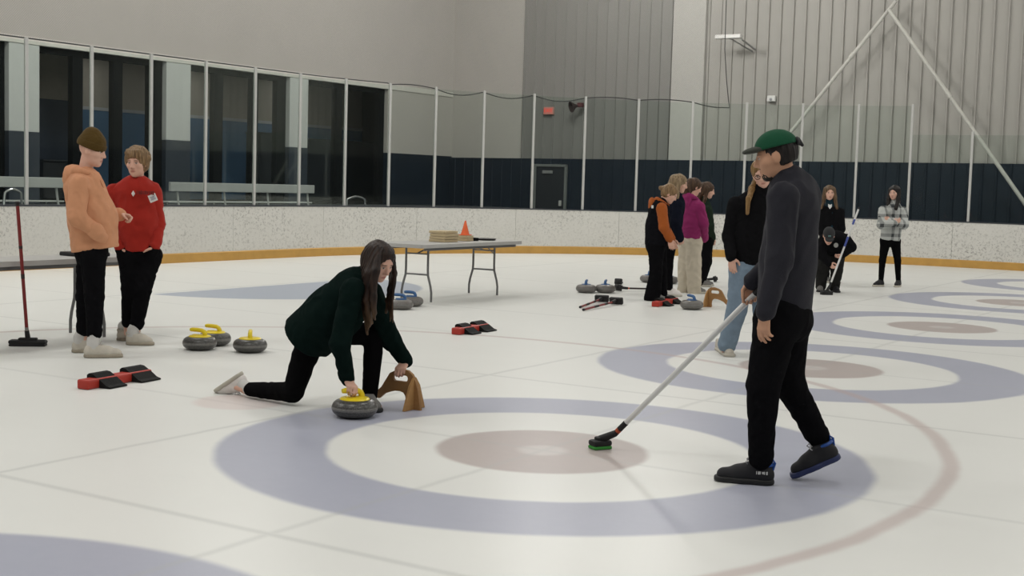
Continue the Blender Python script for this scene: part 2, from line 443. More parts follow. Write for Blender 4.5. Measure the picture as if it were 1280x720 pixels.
        if hood:
            n = J['chest'].lerp(s.hp(0, -.03, -.09), hoodpos); c = []
            F = Field(*s.box([n, J['chest']], .3), h*.85)
            for i in range(13):
                a = math.radians(-165+330*i/12); bk = (1+math.cos(a))/2
                c.append(n+(-s.fwd*math.cos(a)*.088+s.side*math.sin(a)*.098)*hood+s.up*(.062*bk-.045))
            for i in range(12):
                r0 = .024+.022*math.sin(math.pi*i/12)**2; r1 = .024+.022*math.sin(math.pi*(i+1)/12)**2
                F.cap(c[i], c[i+1], r0*hood, r1*hood, .012)
            F.ell(J['chest']+s.up*.02-s.fwd*.105, (.108*hood, .052*hood, .115*hood), [s.side, s.fwd, s.up], .02)
            F.cap(n-s.fwd*.09*hood-s.up*.03+s.side*.05, n-s.fwd*.09*hood-s.up*.03-s.side*.05, .05*hood, .05*hood, .02)
            # hollow of the hood
            F.ell(n+s.up*.045+s.fwd*.015, (.066*hood, .062*hood, .085), [s.side, s.fwd, s.up], .012, True)
            field_part(F, 'hood', m, o, (fold[0]*.8, fold[1]*1.2) if fold else None)
        return o
    def box(s, pts, pad): 
        P = np.array([list(p) for p in pts]); return P.min(0)-pad, P.max(0)+pad
    def shoe(s, q, heel, toe, m, ms, n=(0, 0, 1), name='shoe', h=.006, wd=1.0, hgt=1.0, lace=None, tab=None, collar=True):
        H, T = V(heel), V(toe); n = V(n); e = (T-H); L = e.length; e.normalize(); n = (n-e*n.dot(e)).normalized(); sd = e.cross(n)
        lo, hi = s.box([H, T, H+n*.16, T+n*.1], .08)
        F = Field(lo, hi, h)
        F.cap(H+e*.045+n*.045, H+e*.6*L+n*.042, .042*wd, .043*wd, .01); F.cap(H+e*.6*L+n*.042, T-e*.048+n*.036, .043*wd, .037*wd, .02, (n, 1.1))
        F.cap(H+e*.055+n*.06, H+e*.062+n*.098*hgt, .040*wd, .040*wd, .03); F.cap(H+e*.075+n*.088*hgt, H+e*.60*L+n*.054, .040*wd, .034*wd, .02)
        F.cut(H+n*.018, -n); F.cut(H+n*.112*hgt+e*.05, (n-e*.05))
        o = field_part(F, name, m, s.root, None)
        F = Field(lo, hi, h)
        F.cap(H+e*.049+n*.012, H+e*.55*L+n*.012, .049*wd, .046*wd, .01); F.cap(H+e*.55*L+n*.012, T-e*.048+n*.012, .046*wd, .050*wd, .03)
        F.cut(H+n*.030, n); F.cut(H+n*.001, -n)
        field_part(F, 'sole', ms, o, None)
        if lace:
            b = MB()
            for i in range(4):
                a = .42+.075*i; c = H+e*a*L+n*(.100-.032*i/3)
                b.tube([c-sd*.03-n*.016, c-sd*.012+n*.002+e*.006, c+sd*.012+n*.002-e*.006, c+sd*.03-n*.016], .0045, 6)
            c = H+e*.41*L+n*.106
            for k in (-1, 1): b.tube([c, c+sd*k*.02+n*.024+e*.01, c+sd*k*.04+n*.012+e*.02, c+sd*k*.024-n*.004+e*.012, c], .0035, 6)
            b.build('laces', lace, o, True)
        if tab:
            b = MB(); pts = []
            c = H+e*.02+n*.1*hgt
            b.tube([c-n*.03, c+n*.01-e*.006, c+n*.03-e*.012, c+n*.012-e*.022, c-n*.025-e*.012], .007, 8)
            b.tube([H+e*.055+n*.104*hgt+(e*math.cos(a)*.045+sd*math.sin(a)*.041) for a in [i*math.pi/8 for i in range(16)]], .009, 8, True)
            b.build('heel_tab', tab, o, True)
        return o
    def hair_field(s, h=.006, pad=.3, dn=.5):
        c = np.array(s.J['head']); return Field(c-np.array([pad*.8, pad*.8, dn]), c+np.array([pad*.8, pad*.8, .2]), h)
    def skull_hair(s, F, back=1.0, thick=.014, fringe=.052, low=-.05):
        """hair shell over the skull leaving the face free"""
        hs = s.hs
        F.ell(s.hp(0, -.022, .032), [a*hs for a in (.076+thick, .095+thick, .086+thick)], s.M, .01)
        F.ell(s.hp(0, -.052, -.02), [a*hs for a in (.066+thick*.6, .045+thick*1.7, .078)], s.M, .03)
        # carve the face: a forward scoop below the fringe line
        F.ell(s.hp(0, .10, fringe-.15), [a*hs for a in (.063, .10, .15)], s.M, .012*hs, True)
    def strand(s, F, pts, r0, r1, k=.02, flat=None):
        n = len(pts)-1
        for i in range(n):
            a, b = i/n, (i+1)/n
            F.cap(pts[i], pts[i+1], r0+(r1-r0)*a, r0+(r1-r0)*b, k, flat)
    def sheet(s, F, g0, g1, n, r0, r1, k=.014, jit=.006, seed=1):
        rg = random.Random(seed)
        for i in range(n):
            w = i/(n-1); jt = V((rg.uniform(-jit, jit), rg.uniform(-jit, jit), rg.uniform(-jit*3, jit*3)))
            pts = [V(a).lerp(V(b), w)+jt*(q/(len(g0)-1)) for q, (a, b) in enumerate(zip(g0, g1))]
            s.strand(F, pts, r0*rg.uniform(.8, 1.15), r1*rg.uniform(.7, 1.2), k)
    def hair(s, F, m, name='hair', amp=.003, scale=150):
        v, f = F.mesh(); v = relax(v, f, 1)
        nn = normals(v, f); d = v-np.array(s.J['head'])
        ang = np.arctan2(d@np.array(s.r), -(d@np.array(s.f))); z = d@np.array(s.u)
        w = np.sin(ang*23+np.sin(z*18)*1.4)*.6+np.sin(ang*41+2+np.sin(z*25))*.4+.5*np.sin(d@np.array([60, 45, 8.])+1)
        return link(name, v+nn*(amp*w)[:, None], f, m, s.root, True)
def hair_mat(name, c1, c2, tips=None):
    if name in MATS: return MATS[name]
    m = bpy.data.materials.new(name); m.use_nodes = True; t = NT(m); p = t.n['Principled BSDF']
    tc = t.new('ShaderNodeTexCoord').outputs['Object']
    n = t.noise(t.scalevec(tc, 70, 70, 7), 1, 4)
    c = t.mix(t.step(n, .3, .7), (*c1[:3], 1), (*c2[:3], 1))
    if tips:
        sp = t.new('ShaderNodeSeparateXYZ'); t.l.new(tc, sp.inputs[0])
        c = t.mix(t.m('MULTIPLY', t.m('SUBTRACT', 1, t.step(sp.outputs[2], tips[1], tips[0])), n), c, (*tips[2], 1))
    t.l.new(c, p.inputs['Base Color'])
    p.inputs['Roughness'].default_value = .5; p.inputs['Specular IOR Level'].default_value = .3
    MATS[name] = m; return m
# ------------------------------------------------------------------ the arena
def ice_material():
    m = bpy.data.materials.new('ice_with_painted_lines'); m.use_nodes = True; t = NT(m); p = t.n['Principled BSDF']
    tc = t.new('ShaderNodeTexCoord').outputs['Object']
    wob = t.m('MULTIPLY', t.m('SUBTRACT', t.noise(tc, 2.2, 2), .5), .05)
    sp = t.new('ShaderNodeSeparateXYZ'); t.l.new(tc, sp.inputs[0]); X, Y = sp.outputs[0], sp.outputs[1]
    X = t.m('ADD', X, wob); S = 4.5335
    x = t.m('ADD', X, 3.711); y = t.m('SUBTRACT', Y, 6.373)
    k = t.m('MAXIMUM', t.m('MINIMUM', t.m('ROUND', t.m('DIVIDE', y, S)), 4), -1)
    yl = t.m('SUBTRACT', y, t.m('MULTIPLY', k, S))
    dist = lambda a, b: t.m('SQRT', t.m('ADD', t.m('MULTIPLY', a, a), t.m('MULTIPLY', b, b)))
    r = dist(x, yl)
    inv = lambda s: t.m('SUBTRACT', 1, s)
    line = lambda v, w, e: inv(t.step(t.m('ABSOLUTE', v), w-e, w+e))
    mul = lambda a, b: t.m('MULTIPLY', a, b)
    blue = mul(t.step(r, 1.19, 1.25), inv(t.step(r, 1.79, 1.86)))
    red = inv(t.step(r, .575, .635)); pin = inv(t.step(r, .10, .18))
    n1 = t.noise(tc, .55, 4, .6); n2 = t.noise(t.scalevec(tc, 1, 6, 1), 1.1, 4); n3 = t.noise(tc, 9, 5, .7)
    c = t.mix(n1, (.705, .712, .685, 1), (.775, .78, .752, 1))
    c = t.mix(mul(n2, .35), c, (.715, .712, .695, 1))
    inner = t.m('GREATER_THAN', x, -3.2)
    ln = t.m('MAXIMUM', mul(line(yl, .022, .02), .6), mul(line(t.m('SUBTRACT', t.m('ABSOLUTE', yl), 2.267), .022, .02), .85))
    ln = t.m('MAXIMUM', ln, mul(line(x, .02, .02), .7)); ln = t.m('MAXIMUM', ln, mul(line(t.m('ADD', x, 1.83), .02, .02), .9))
    ln = t.m('MAXIMUM', ln, mul(line(t.m('ADD', X, 12.58), .03, .02), .8))
    hx = t.m('ADD', x, 3.55); hack = mul(line(hx, .02, .02), line(yl, .23, .02)); ln = t.m('MAXIMUM', ln, mul(hack, .7))
    c = t.mix(mul(blue, .93), c, t.mix(n3, (.345, .36, .45, 1), (.385, .398, .485, 1)))
    c = t.mix(mul(red, .95), c, t.mix(n3, (.42, .365, .35, 1), (.465, .405, .39, 1)))
    c = t.mix(mul(pin, .5), c, (.64, .62, .60, 1))
    c = t.mix(mul(ln, .42), c, (.40, .41, .40, 1))
    for cy in (6.437,):
        R = dist(t.m('ADD', X, 6.1), t.m('SUBTRACT', Y, cy))
        c = t.mix(mul(line(t.m('SUBTRACT', R, 4.51), .045, .03), .55), c, (.46, .35, .335, 1))
        c = t.mix(mul(inv(t.step(R, .26, .34)), .35), c, (.60, .42, .40, 1))
    R = dist(t.m('ADD', X, 12.58), t.m('SUBTRACT', Y, 13.75))
    cr = mul(inv(t.step(R, 2.16, 2.24)), t.step(X, -12.5, -12.42))
    c = t.mix(mul(cr, .92), c, (.38, .42, .50, 1))
    t.l.new(c, p.inputs['Base Color'])
    p.inputs['Roughness'].default_value = .32
    p.inputs['Specular IOR Level'].default_value = .17; p.inputs['IOR'].default_value = 1.31
    return m
ROTB = math.atan2(BX.y, BX.x)
R_ARC, CB, CA, FAR_A, END_B = 10.0, -6.65, 18.9, 28.9, -16.65
S_ARC = CA; S_FAR = CA+R_ARC*math.pi/2
def board(s):
    """point and outward normal of the boards at arc length s"""
    if s < S_ARC: return W(END_B, s), -BX
    if s < S_FAR:
        a = (s-S_ARC)/R_ARC
        return W(CB-R_ARC*math.cos(a), CA+R_ARC*math.sin(a)), (-BX*math.cos(a)+AX*math.sin(a))
    return W(CB+s-S_FAR, FAR_A), AX.copy()
S_END = S_FAR+20; S_BEG = -7.0
def proj(P):
    d = V(P)-V((0, 0, CAMH))
    z = d.dot(F_)
    return 640+FPX*d.dot(Rr)/z, 360-FPX*d.dot(Ur)/z
def s_of_u(u, z, off=.05):
    best = None
    for i in range(0, 6000):
        s = 7+i*.009
        if s > S_END: break
        p, n = board(s); q = p+n*off+UP*z
        if q.y < 1: continue
        e = abs(proj(q)[0]-u)
        if best is None or e < best[0]: best = (e, s)
    return best[1]
# ice inside the boards, concrete beyond
ring = [board(S_BEG)[0]]+[board(S_ARC+R_ARC*math.pi/2*i/40)[0] for i in range(41)]+[board(S_END)[0], W(CB+S_END-S_FAR, S_BEG)]
ring = [(p.dot(BX), p.dot(AX), 0) for p in ring]
ICE = ice_material()
me = bpy.data.meshes.new('floor'); me.from_pydata(ring, [], [tuple(reversed(range(len(ring))))]); me.materials.append(ICE)
ice = bpy.data.objects.new('floor', me); C.objects.link(ice); ice.rotation_euler.z = ROTB; structure(ice)
CONC = mat('concrete_slab', (.16, .16, .165), .7, var=.2, vs=2)
b = MB(); b.box(W(-1, 11, -.06), BX*29, AX*22, UP*.05); structure(b.build('ground', CONC))
# dasher boards
POLY = None
def board_material():
    m = bpy.data.materials.new('scuffed_white_board'); m.use_nodes = True; t = NT(m); p = t.n['Principled BSDF']
    tc = t.new('ShaderNodeTexCoord').outputs['Object']
    sc = t.step(t.noise(tc, 22, 5, .8), .50, .64); z = t.new('ShaderNodeSeparateXYZ'); t.l.new(tc, z.inputs[0])
    pat = t.step(t.noise(tc, .8, 2), .35, .65)
    c = t.mix(t.noise(tc, 1.4, 3), (.60, .59, .555, 1), (.66, .65, .615, 1))
    far = t.step(z.outputs[0], 13.5, 17.5); wear = t.m('SUBTRACT', 1, t.m('MULTIPLY', far, .72))
    c = t.mix(t.m('MULTIPLY', t.m('MULTIPLY', sc, wear), t.m('ADD', .25, t.m('MULTIPLY', pat, .6))), c, (.22, .215, .20, 1))
    t.l.new(c, p.inputs['Base Color']); p.inputs['Roughness'].default_value = .5; p.inputs['Specular IOR Level'].default_value = .3
    return m
BOARD = board_material()
KICK = mat('yellow_kick_plate', (.50, .285, .07), .5, var=.18, vs=6); CAPM = mat('dark_cap_rail', (.035, .04, .05), .5)
SEAM = mat('dark_board_core', (.12, .12, .115), .8)
boards = thing('dasher_boards', 'curved white scuffed rink boards with yellow kick plate around the ice', 'boards', board(20)[0])
def samples(a, b_, st=.25):
    n = max(1, int(math.ceil((b_-a)/st))); return [board(a+(b_-a)*i/n) for i in range(n+1)]
k = 0; s0 = 17.35-2.44*9
while s0 < S_END:
    a, e = max(s0, S_BEG)+.003, min(s0+2.44, S_END)-.003
    if e-a > .3:
        pn = samples(a, e); b = MB()
        b.sweep([p for p, n in pn], [(0, .16), (0, .965), (.1, .965), (.1, .16)], [n for p, n in pn]); b.build('board_panel', BOARD, boards)
    s0 += 2.44
pn = samples(S_BEG, S_END); P_, N_ = [p for p, n in pn], [n for p, n in pn]
MB().sweep(P_, [(-.018, 0.001), (-.018, .15), (-.006, .165), (.1, .165), (.1, 0.001)], N_).build('kick_plate', KICK, boards)
MB().sweep(P_, [(-.008, .962), (-.008, .985), (.13, .985), (.13, .962)], N_).build('cap_rail', CAPM, boards)
MB().sweep(P_, [(.012, .17), (.012, .96), (.09, .96), (.09, .17)], N_).build('board_core', SEAM, boards)
# glass and posts above the boards
def glass_material():
    m = bpy.data.materials.new('rink_glass'); m.use_nodes = True; t = NT(m); n = t.n
    n.remove(n['Principled BSDF']); out = n['Material Output']
    tr = t.new('ShaderNodeBsdfTransparent'); tr.inputs[0].default_value = (.925, .955, .938, 1)
    gl = t.new('ShaderNodeBsdfGlossy'); gl.inputs['Roughness'].default_value = .03; gl.inputs['Color'].default_value = (.9, .95, .93, 1)
    df = t.new('ShaderNodeBsdfDiffuse'); df.inputs[0].default_value = (.55, .60, .58, 1)
    fr = t.new('ShaderNodeFresnel'); fr.inputs[0].default_value = 1.45
    tc = t.new('ShaderNodeTexCoord').outputs['Object']
    mx = t.new('ShaderNodeMixShader'); t.l.new(t.m('MULTIPLY', fr.outputs[0], .13), mx.inputs[0]); t.l.new(tr.outputs[0], mx.inputs[1]); t.l.new(gl.outputs[0], mx.inputs[2])
    m2 = t.new('ShaderNodeMixShader'); t.l.new(t.m('MULTIPLY', t.noise(tc, 1.2, 4), .007), m2.inputs[0]); t.l.new(mx.outputs[0], m2.inputs[1]); t.l.new(df.outputs[0], m2.inputs[2])
    t.l.new(m2.outputs[0], out.inputs[0]); return m
GLASS = glass_material()
POST = mat('pale_aluminium_post', (.46, .46, .445), .45, metal=0, spec=.5, var=.05)
glass = thing('glass_barrier', 'tall clear glass barrier with pale posts standing on the rink boards', 'glass barrier', board(20)[0]+UP*.985)
UB = [33, 114, 188, 256, 317, 373, 430, 485, 542, 602, 664, 728, 794, 861, 928, 998, 1067, 1134, 1210, 1288, 1372]
SB = [s_of_u(u, 1.0) for u in UB]; SB = [SB[0]-2*1.22, SB[0]-1.22]+SB
GTOP = [3.44]*(len(SB)-3)+[2.86]*3
TOPS = {}
for i, s in enumerate(SB):
    p, n = board(s); zt = 3.44 if UB.index(1134)+2 >= i else 2.86
    q = p+n*.05; tg = n.cross(UP)
    b = MB(); b.box(q+UP*((zt+.985)/2+.02), tg*.026, n*.022, UP*((zt-.985)/2+.02), .006)
    b.build('post', POST, glass)
    if i+1 < len(SB):
        z2 = 3.44 if UB.index(1134)+2 > i else 2.82
        a, e = s+.028, SB[i+1]-.028; pn = samples(a, e, .3)
        MB().sweep([x for x, _ in pn], [(.045, .99), (.045, z2), (.056, z2), (.056, .99)], [y for _, y in pn]).build('glass_pane', GLASS, glass)
# safety net above the glass
def net_material():
    m = bpy.data.materials.new('safety_net_mesh'); m.use_nodes = True; t = NT(m); n = t.n
    n.remove(n['Principled BSDF']); out = n['Material Output']
    uv = t.new('ShaderNodeUVMap').outputs[0]; sp = t.new('ShaderNodeSeparateXYZ'); t.l.new(uv, sp.inputs[0])
    cord = lambda o: t.m('LESS_THAN', t.m('FRACT', t.m('DIVIDE', o, .040)), .11)
    f = t.m('MAXIMUM', cord(t.m('ADD', sp.outputs[0], sp.outputs[1])), cord(t.m('SUBTRACT', sp.outputs[0], sp.outputs[1])))
    tr = t.new('ShaderNodeBsdfTransparent'); df = t.new('ShaderNodeBsdfDiffuse'); df.inputs[0].default_value = (.33, .32, .30, 1)
    mx = t.new('ShaderNodeMixShader'); t.l.new(f, mx.inputs[0]); t.l.new(tr.outputs[0], mx.inputs[1]); t.l.new(df.outputs[0], mx.inputs[2])
    t.l.new(mx.outputs[0], out.inputs[0]); return m
NETM = net_material(); CORD = mat('dark_net_cord', (.05, .05, .05), .8)
net = thing('safety_net', 'fine safety net hanging above the rink glass with a dark edge cord', 'net', board(20)[0]+UP*3.4)
sn0, sn1 = SB[0], s_of_u(905, 4.2)
N = 160; vs = []; uvs = []; Z = [0, .12, .5, 1.2, 2.2, 3.5, 5.4]
def sag(s):
    for a, e in zip(SB[:-1], SB[1:]):
        if a <= s <= e:
            if e < SB[10]: return -.03
            q = (s-a)/(e-a); return .10*math.sin(math.pi*q)*(1 if int(a*7) % 3 else -.4)
    return 0
edge = []
for i in range(N+1):
    s = sn0+(sn1-sn0)*i/N; p, n = board(s)
    for j, z in enumerate(Z):
        if i == N: p = board(s+.16*max(0, 1-z/1.6)**2)[0]
        zz = 3.45-sag(s)*(1-min(1, z/.5))+z; xo = .10+.05*math.sin(s*.9)*min(1, z)
        vs.append(p+n*xo+UP*zz); uvs.append((s, zz))
        if j == 0: edge.append(vs[-1])
fs = [(i*len(Z)+j, (i+1)*len(Z)+j, (i+1)*len(Z)+j+1, i*len(Z)+j+1) for i in range(N) for j in range(len(Z)-1)]
no = link('net_mesh', vs, fs, NETM, net, True)
ul = no.data.uv_layers.new(name='UVMap')
for lp in no.data.loops: ul.data[lp.index].uv = uvs[lp.vertex_index]
e2 = vs[N*len(Z):(N+1)*len(Z)]
MB().tube(edge+e2[1:], .011, 6).build('edge_cord', CORD, net, True)
# ------------------------------------------------------------------ walls
BL, AF, CEIL = -21.5, 31.24, 9.3
def hitL(u, v, bb=BL):
    x, f, z = ray(u, v); d = V((x, f, z)); t = bb/d.dot(BX); q = d*t; return V((q.dot(BX), q.dot(AX), q.z+CAMH))
def hitF(u, v, aa=AF):
    x, f, z = ray(u, v); d = V((x, f, z)); t = aa/d.dot(AX); q = d*t; return V((q.dot(BX), q.dot(AX), q.z+CAMH))
BEIGE = mat('beige_wall_paint', (.49, .468, .435), .8, spec=.2, var=.05, vs=1.5); NAVY = mat('navy_wainscot_paint', (.010, .018, .030), .6, spec=.3, var=.15, vs=2)
WHITEP = mat('white_pillar_paint', (.56, .575, .56), .7, var=.04, vs=4); GREYB = mat('slate_pillar_base', (.030, .040, .055), .6)
DARKM = mat('black_mullion', (.005, .006, .007), .85, spec=.08); LOBBYW = mat('lobby_beige', (.24, .215, .185), .8); LOBBYB = mat('lobby_blue', (.045, .105, .19), .7)
TRIMM = mat('pale_header_trim', (.68, .66, .61), .6, var=.06)
zw = hitL(220, 175.5).z; zt = 3.93; GF = .86
a_of = lambda u, v=120: hitL(u, v).y
def lbox(b, a0, a1, z0, z1, b0, b1, bev=0): b.box(W((b0+b1)/2, (a0+a1)/2, (z0+z1)/2), BX*abs(b1-b0)/2, AX*abs(a1-a0)/2, UP*abs(z1-z0)/2, bev)
A_END = AF
# left wall: bulkhead over the viewing openings and the plain bay beside the corner
b = MB(); lbox(b, -11, A_END, zt+.14, CEIL, BL-.3, BL); lbox(b, a_of(485), A_END, zw, zt+.14, BL-.3, BL); lbox(b, -11, -3, -.01, zt+.14, BL-.3, BL)
structure(b.build('wall_left', BEIGE))
b = MB(); lbox(b, -3, A_END-.04, zt, zt+.14, BL-.28, BL+.03); structure(b.build('trim_1', TRIMM))
b = MB(); lbox(b, a_of(485), A_END-.03, GF, zw, BL-.3, BL+.02); structure(b.build('trim_2', NAVY))
for k, (u0, u1) in enumerate(((10.7, 49), (207.5, 238), (362, 385))):
    b = MB(); lbox(b, a_of(u0), a_of(u1), zw, zt, BL-.3, BL+.012, .01); o = structure(b.build('wall_pillar', WHITEP))
    b = MB(); lbox(b, a_of(u0)-.004, a_of(u1)+.004, GF, zw, BL-.304, BL+.016, .01); b.build('base', GREYB, o)
b = MB()
for u0, u1 in ((95, 108), (146, 157.5), (191, 207), (238, 247), (272, 283), (321, 326), (352, 361.5), (386, 391), (425, 436), (462, 466)):
    pass
for k, us in enumerate(([(49.5, 53), (95, 108), (146, 157.5), (191, 207)], [(238.5, 241), (272, 283), (319, 327), (350, 361.5)], [(385.5, 388), (424, 432), (478, 484.5)], [(-60, -40), (0, 10)])):
    b = MB(); A0 = min(a_of(x[0]) for x in us); A1 = max(a_of(x[1]) for x in us)
    for u0, u1 in us: lbox(b, a_of(u0), a_of(u1), GF, zt, BL-.25, BL-.1, .01)
    lbox(b, A0, A1, zt-.12, zt, BL-.25, BL-.1); lbox(b, A0, A1, GF, GF+.10, BL-.25, BL-.1)
    structure(b.build('window_%d' % (k+1), DARKM))
# lobby behind the openings
LB = -25.6; zl = hitL(120, 136, LB).z
b = MB(); lbox(b, -11, A_END+1, zl+.04, 4.6, LB-.2, LB); structure(b.build('wall_lobby', LOBBYW))
b = MB(); lbox(b, -11, A_END+1, GF, zl-.04, LB-.2, LB+.02); structure(b.build('trim_3', LOBBYB))
b = MB(); lbox(b, -11, A_END+1, zl-.04, zl+.04, LB-.2, LB+.03); structure(b.build('trim_4', mat('lobby_rail', (.30, .31, .32), .6)))
b = MB(); lbox(b, -11, A_END+1, 4.5, 4.6, LB, BL-.3); structure(b.build('ceiling_lobby', mat('lobby_ceiling', (.20, .19, .18), .8)))
b = MB(); lbox(b, A_END+1, A_END+1.2, GF, 4.6, LB, BL-.3); structure(b.build('wall_lobby_end', DARKM))
# closer lobby partition behind the first opening, and low dark counters
LP = -23.6
pa0, pa1 = hitL(52.5, 100, LP).y, hitL(94, 100, LP).y; zp = hitL(75, 125, LP).z
b = MB(); lbox(b, pa0-.4, pa1, zp, 4.5, LP-.15, LP); o = structure(b.build('wall_partition', LOBBYW))
b = MB(); lbox(b, pa0-.4, pa1, GF, zp, LP-.15, LP+.01); b.build('base', mat('partition_navy', (.02, .03, .05), .6), o)
COUNT = mat('dark_counter', (.012, .015, .02), .5)
for k, (u0, u1, v) in enumerate(((385, 478, 176), (326, 352, 166), (54, 92, 200))):
    bb = LP+.56; q0, q1, zc = hitL(u0, v, bb).y, hitL(u1, v, bb).y, hitL((u0+u1)/2, v, bb).z
    b = MB(); lbox(b, q0, q1, GF, zc-.04, bb-.5, bb, .01); lbox(b, q0-.02, q1+.02, zc-.04, zc, bb-.52, bb+.03, .008)
    o = b.build('lobby_counter', COUNT); tag(o, ('tall dark counter in the lobby window nearest the room corner', 'narrow dark cabinet in the lobby behind the middle window', 'low dark cabinet in the lobby behind the beanie wearer')[k], 'counter', 'dark lobby counters')
# gallery floor between boards and left wall
b = MB(); GP = [board(S_BEG+.0+(S_FAR-S_BEG+1.2)*i/60) for i in range(61)]
inner_ = [p+n*.16 for p, n in GP]; outer_ = [W(LB, AF+1), W(LB, -11)]
poly = [V((p.x, p.y, GF-.04)) for p in inner_]+[V((p.x, p.y, GF-.04)) for p in (W(CB+1.2, AF-.02), W(LB, AF-.02), W(LB, S_BEG))]
b.prism(poly, (0, 0, .08)); structure(b.build('floor_gallery', mat('gallery_rubber_floor', (.055, .062, .07), .7, var=.2)))
# far wall
SIDING = mat('light_metal_siding', (.385, .372, .345), .55, spec=.3, var=.05, vs=1.2, stretch=(1, 1, .15)); SIDING2 = mat('darker_metal_siding', (.235, .232, .22), .55, spec=.3, var=.06, vs=1.2, stretch=(1, 1, .15))
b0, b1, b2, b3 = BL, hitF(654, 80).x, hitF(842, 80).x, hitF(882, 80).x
b = MB(); fbox = lambda b, x0, x1, z0, z1, f0=0, f1=.3, bev=0: b.box(W((x0+x1)/2, AF+(f0+f1)/2, (z0+z1)/2), BX*abs(x1-x0)/2, AX*abs(f1-f0)/2, UP*abs(z1-z0)/2, bev)
fbox(b, b0-.3, b1, -.01, CEIL); structure(b.build('wall_far', BEIGE))
def siding(name, x0, x1, m, off):
    b = MB(); fbox(b, x0, x1, -.01, CEIL, .02, .3); x = x0+.02+off
    while x < x1-.03:
        z0, z1 = 0, CEIL
        pr = [(-.022, .02), (-.014, -.032), (.014, -.032), (.022, .02)]
        b.add([W(x+q, AF+o, z) for z in (z0, z1) for q, o in pr], [(i, i+1, i+5, i+4) for i in range(3)]); x += .316
    return structure(b.build(name, m))
siding('wall_back', b1, b2, SIDING2, .03); siding('wall_back_light', b3, 24, SIDING, .05)  # darker siding tone up to the column, lighter tone beyond it
b = MB(); fbox(b, b2, b3, -.01, CEIL, -.10, .3); structure(b.build('wall_column', mat('pale_column_paint', (.48, .47, .44), .7, var=.05)))
zA, zB = hitF(560, 197).z, hitF(1280, 205).z; xA, xB = hitF(560, 197).x, hitF(1280, 205).x
zz = lambda x: zA+(zB-zA)*(x-xA)/(xB-xA)
b = MB()
b.add([W(x, AF+o, z) for x in (b0, 24) for o, z in ((-.125, 0), (-.125, zz(x)), (.1, zz(x)), (.1, 0))], [(0, 1, 2, 3), (4, 5, 6, 7), (0, 1, 5, 4), (1, 2, 6, 5)])
x = b0+.2
while x < 24:
    b.add([W(x+q, AF+o, z) for z in (0, zz(x)) for q, o in ((-.03, -.125), (-.015, -.15), (.015, -.15), (.03, -.125))], [(i, i+1, i+5, i+4) for i in range(3)]); x += .316
structure(b.build('trim_5', NAVY))
# door with frame in the wainscot
DOORM = mat('dark_door_paint', (.022, .026, .032), .5); FRM = mat('grey_door_frame', (.16, .175, .17), .5)
dA = hitF(668, 204, AF-.17); dB = hitF(709, 204, AF-.17); zd = dA.z-.02
b = MB()
for x0, x1, z0, z1 in ((dA.x, dA.x+.07, 0, zd), (dB.x-.07, dB.x, 0, zd), (dA.x, dB.x, zd-.07, zd)): fbox(b, x0, x1, z0, z1, -.2, -.12, .008)
door = structure(b.build('door_1', FRM))
b = MB(); fbox(b, dA.x+.07, dB.x-.07, .01, zd-.07, -.17, -.13); b.build('door_leaf', DOORM, door)
b = MB(); fbox(b, dA.x+.28, dA.x+.60, zd-.26, zd-.17, -.21, -.17, .01); b.build('door_closer', mat('closer_grey', (.22, .23, .23), .4), door)
b = MB(); fbox(b, dB.x-.20, dB.x-.13, .95, 1.1, -.24, -.17, .01); b.build('door_handle', POST, door)
# other walls and the roof, out of the picture
b = MB(); b.box(W(0, -11.1, CEIL/2), BX*26, AX*.1, UP*(CEIL/2)); structure(b.build('wall_near', mat('dark_stand_paint', (.05, .055, .06), .8)))
b = MB(); b.box(W(24.1, 10, CEIL/2), BX*.1, AX*22, UP*(CEIL/2)); structure(b.build('wall_right', SIDING))
b = MB(); b.box(W(-1, 10, CEIL+.05), BX*26, AX*23, UP*.05); structure(b.build('ceiling', mat('roof_underside', (.42, .41, .39), .8)))
# ------------------------------------------------------------------ things on the walls
EXITR = mat('exit_red', (.62, .10, .07), .5); 
def glow(name, col, st):
    m = bpy.data.materials.new(name); m.use_nodes = True; p = m.node_tree.nodes['Principled BSDF']
    p.inputs['Base Color'].default_value = (*col, 1); p.inputs['Emission Color'].default_value = (*col, 1); p.inputs['Emission Strength'].default_value = st
    t = NT(m); n = t.noise(t.new('ShaderNodeTexCoord').outputs['Object'], 5, 2); t.l.new(t.mix(n, (*[c*.9 for c in col], 1), (*col, 1)), p.inputs['Base Color']); return m
q = hitF(685.5, 138.5, AF-.08); q0 = hitF(679.5, 134, AF-.08); q1 = hitF(691.5, 143.5, AF-.08)
es = thing('exit_sign', 'small lit red exit sign on the darker metal siding above the dark door', 'sign', W(q.x, AF-.02, q.z))
hw, hh = (q1.x-q0.x)/2, (q0.z-q1.z)/2
b = MB(); b.box(W(q.x, AF-.05, q.z), BX*hw, AX*.035, UP*hh, .01); b.build('sign_box', mat('sign_pale_red', (.55, .30, .26), .5), es)
b = MB(); b.box(W(q.x, AF-.087, q.z), BX*hw*.92, AX*.003, UP*hh*.86); b.build('sign_face', glow('sign_face_red', (.60, .22, .18), .15), es)
text_mesh('lettering', 'EXIT', hh*1.25, W(q.x, AF-.094, q.z), BX, UP, glow('sign_letter_red', (.85, .06, .04), .35), es)
q = hitF(716, 133, AF-.45)
sp = thing('loudspeaker', 'round dark horn loudspeaker on a bracket beside the red exit sign', 'speaker', W(q.x, AF, q.z))
dk = mat('dark_brown_horn', (.05, .035, .035), .5)
ax = (BX*-.55-AX*.75-UP*.25).normalized(); c0 = W(q.x, AF-.42, q.z)
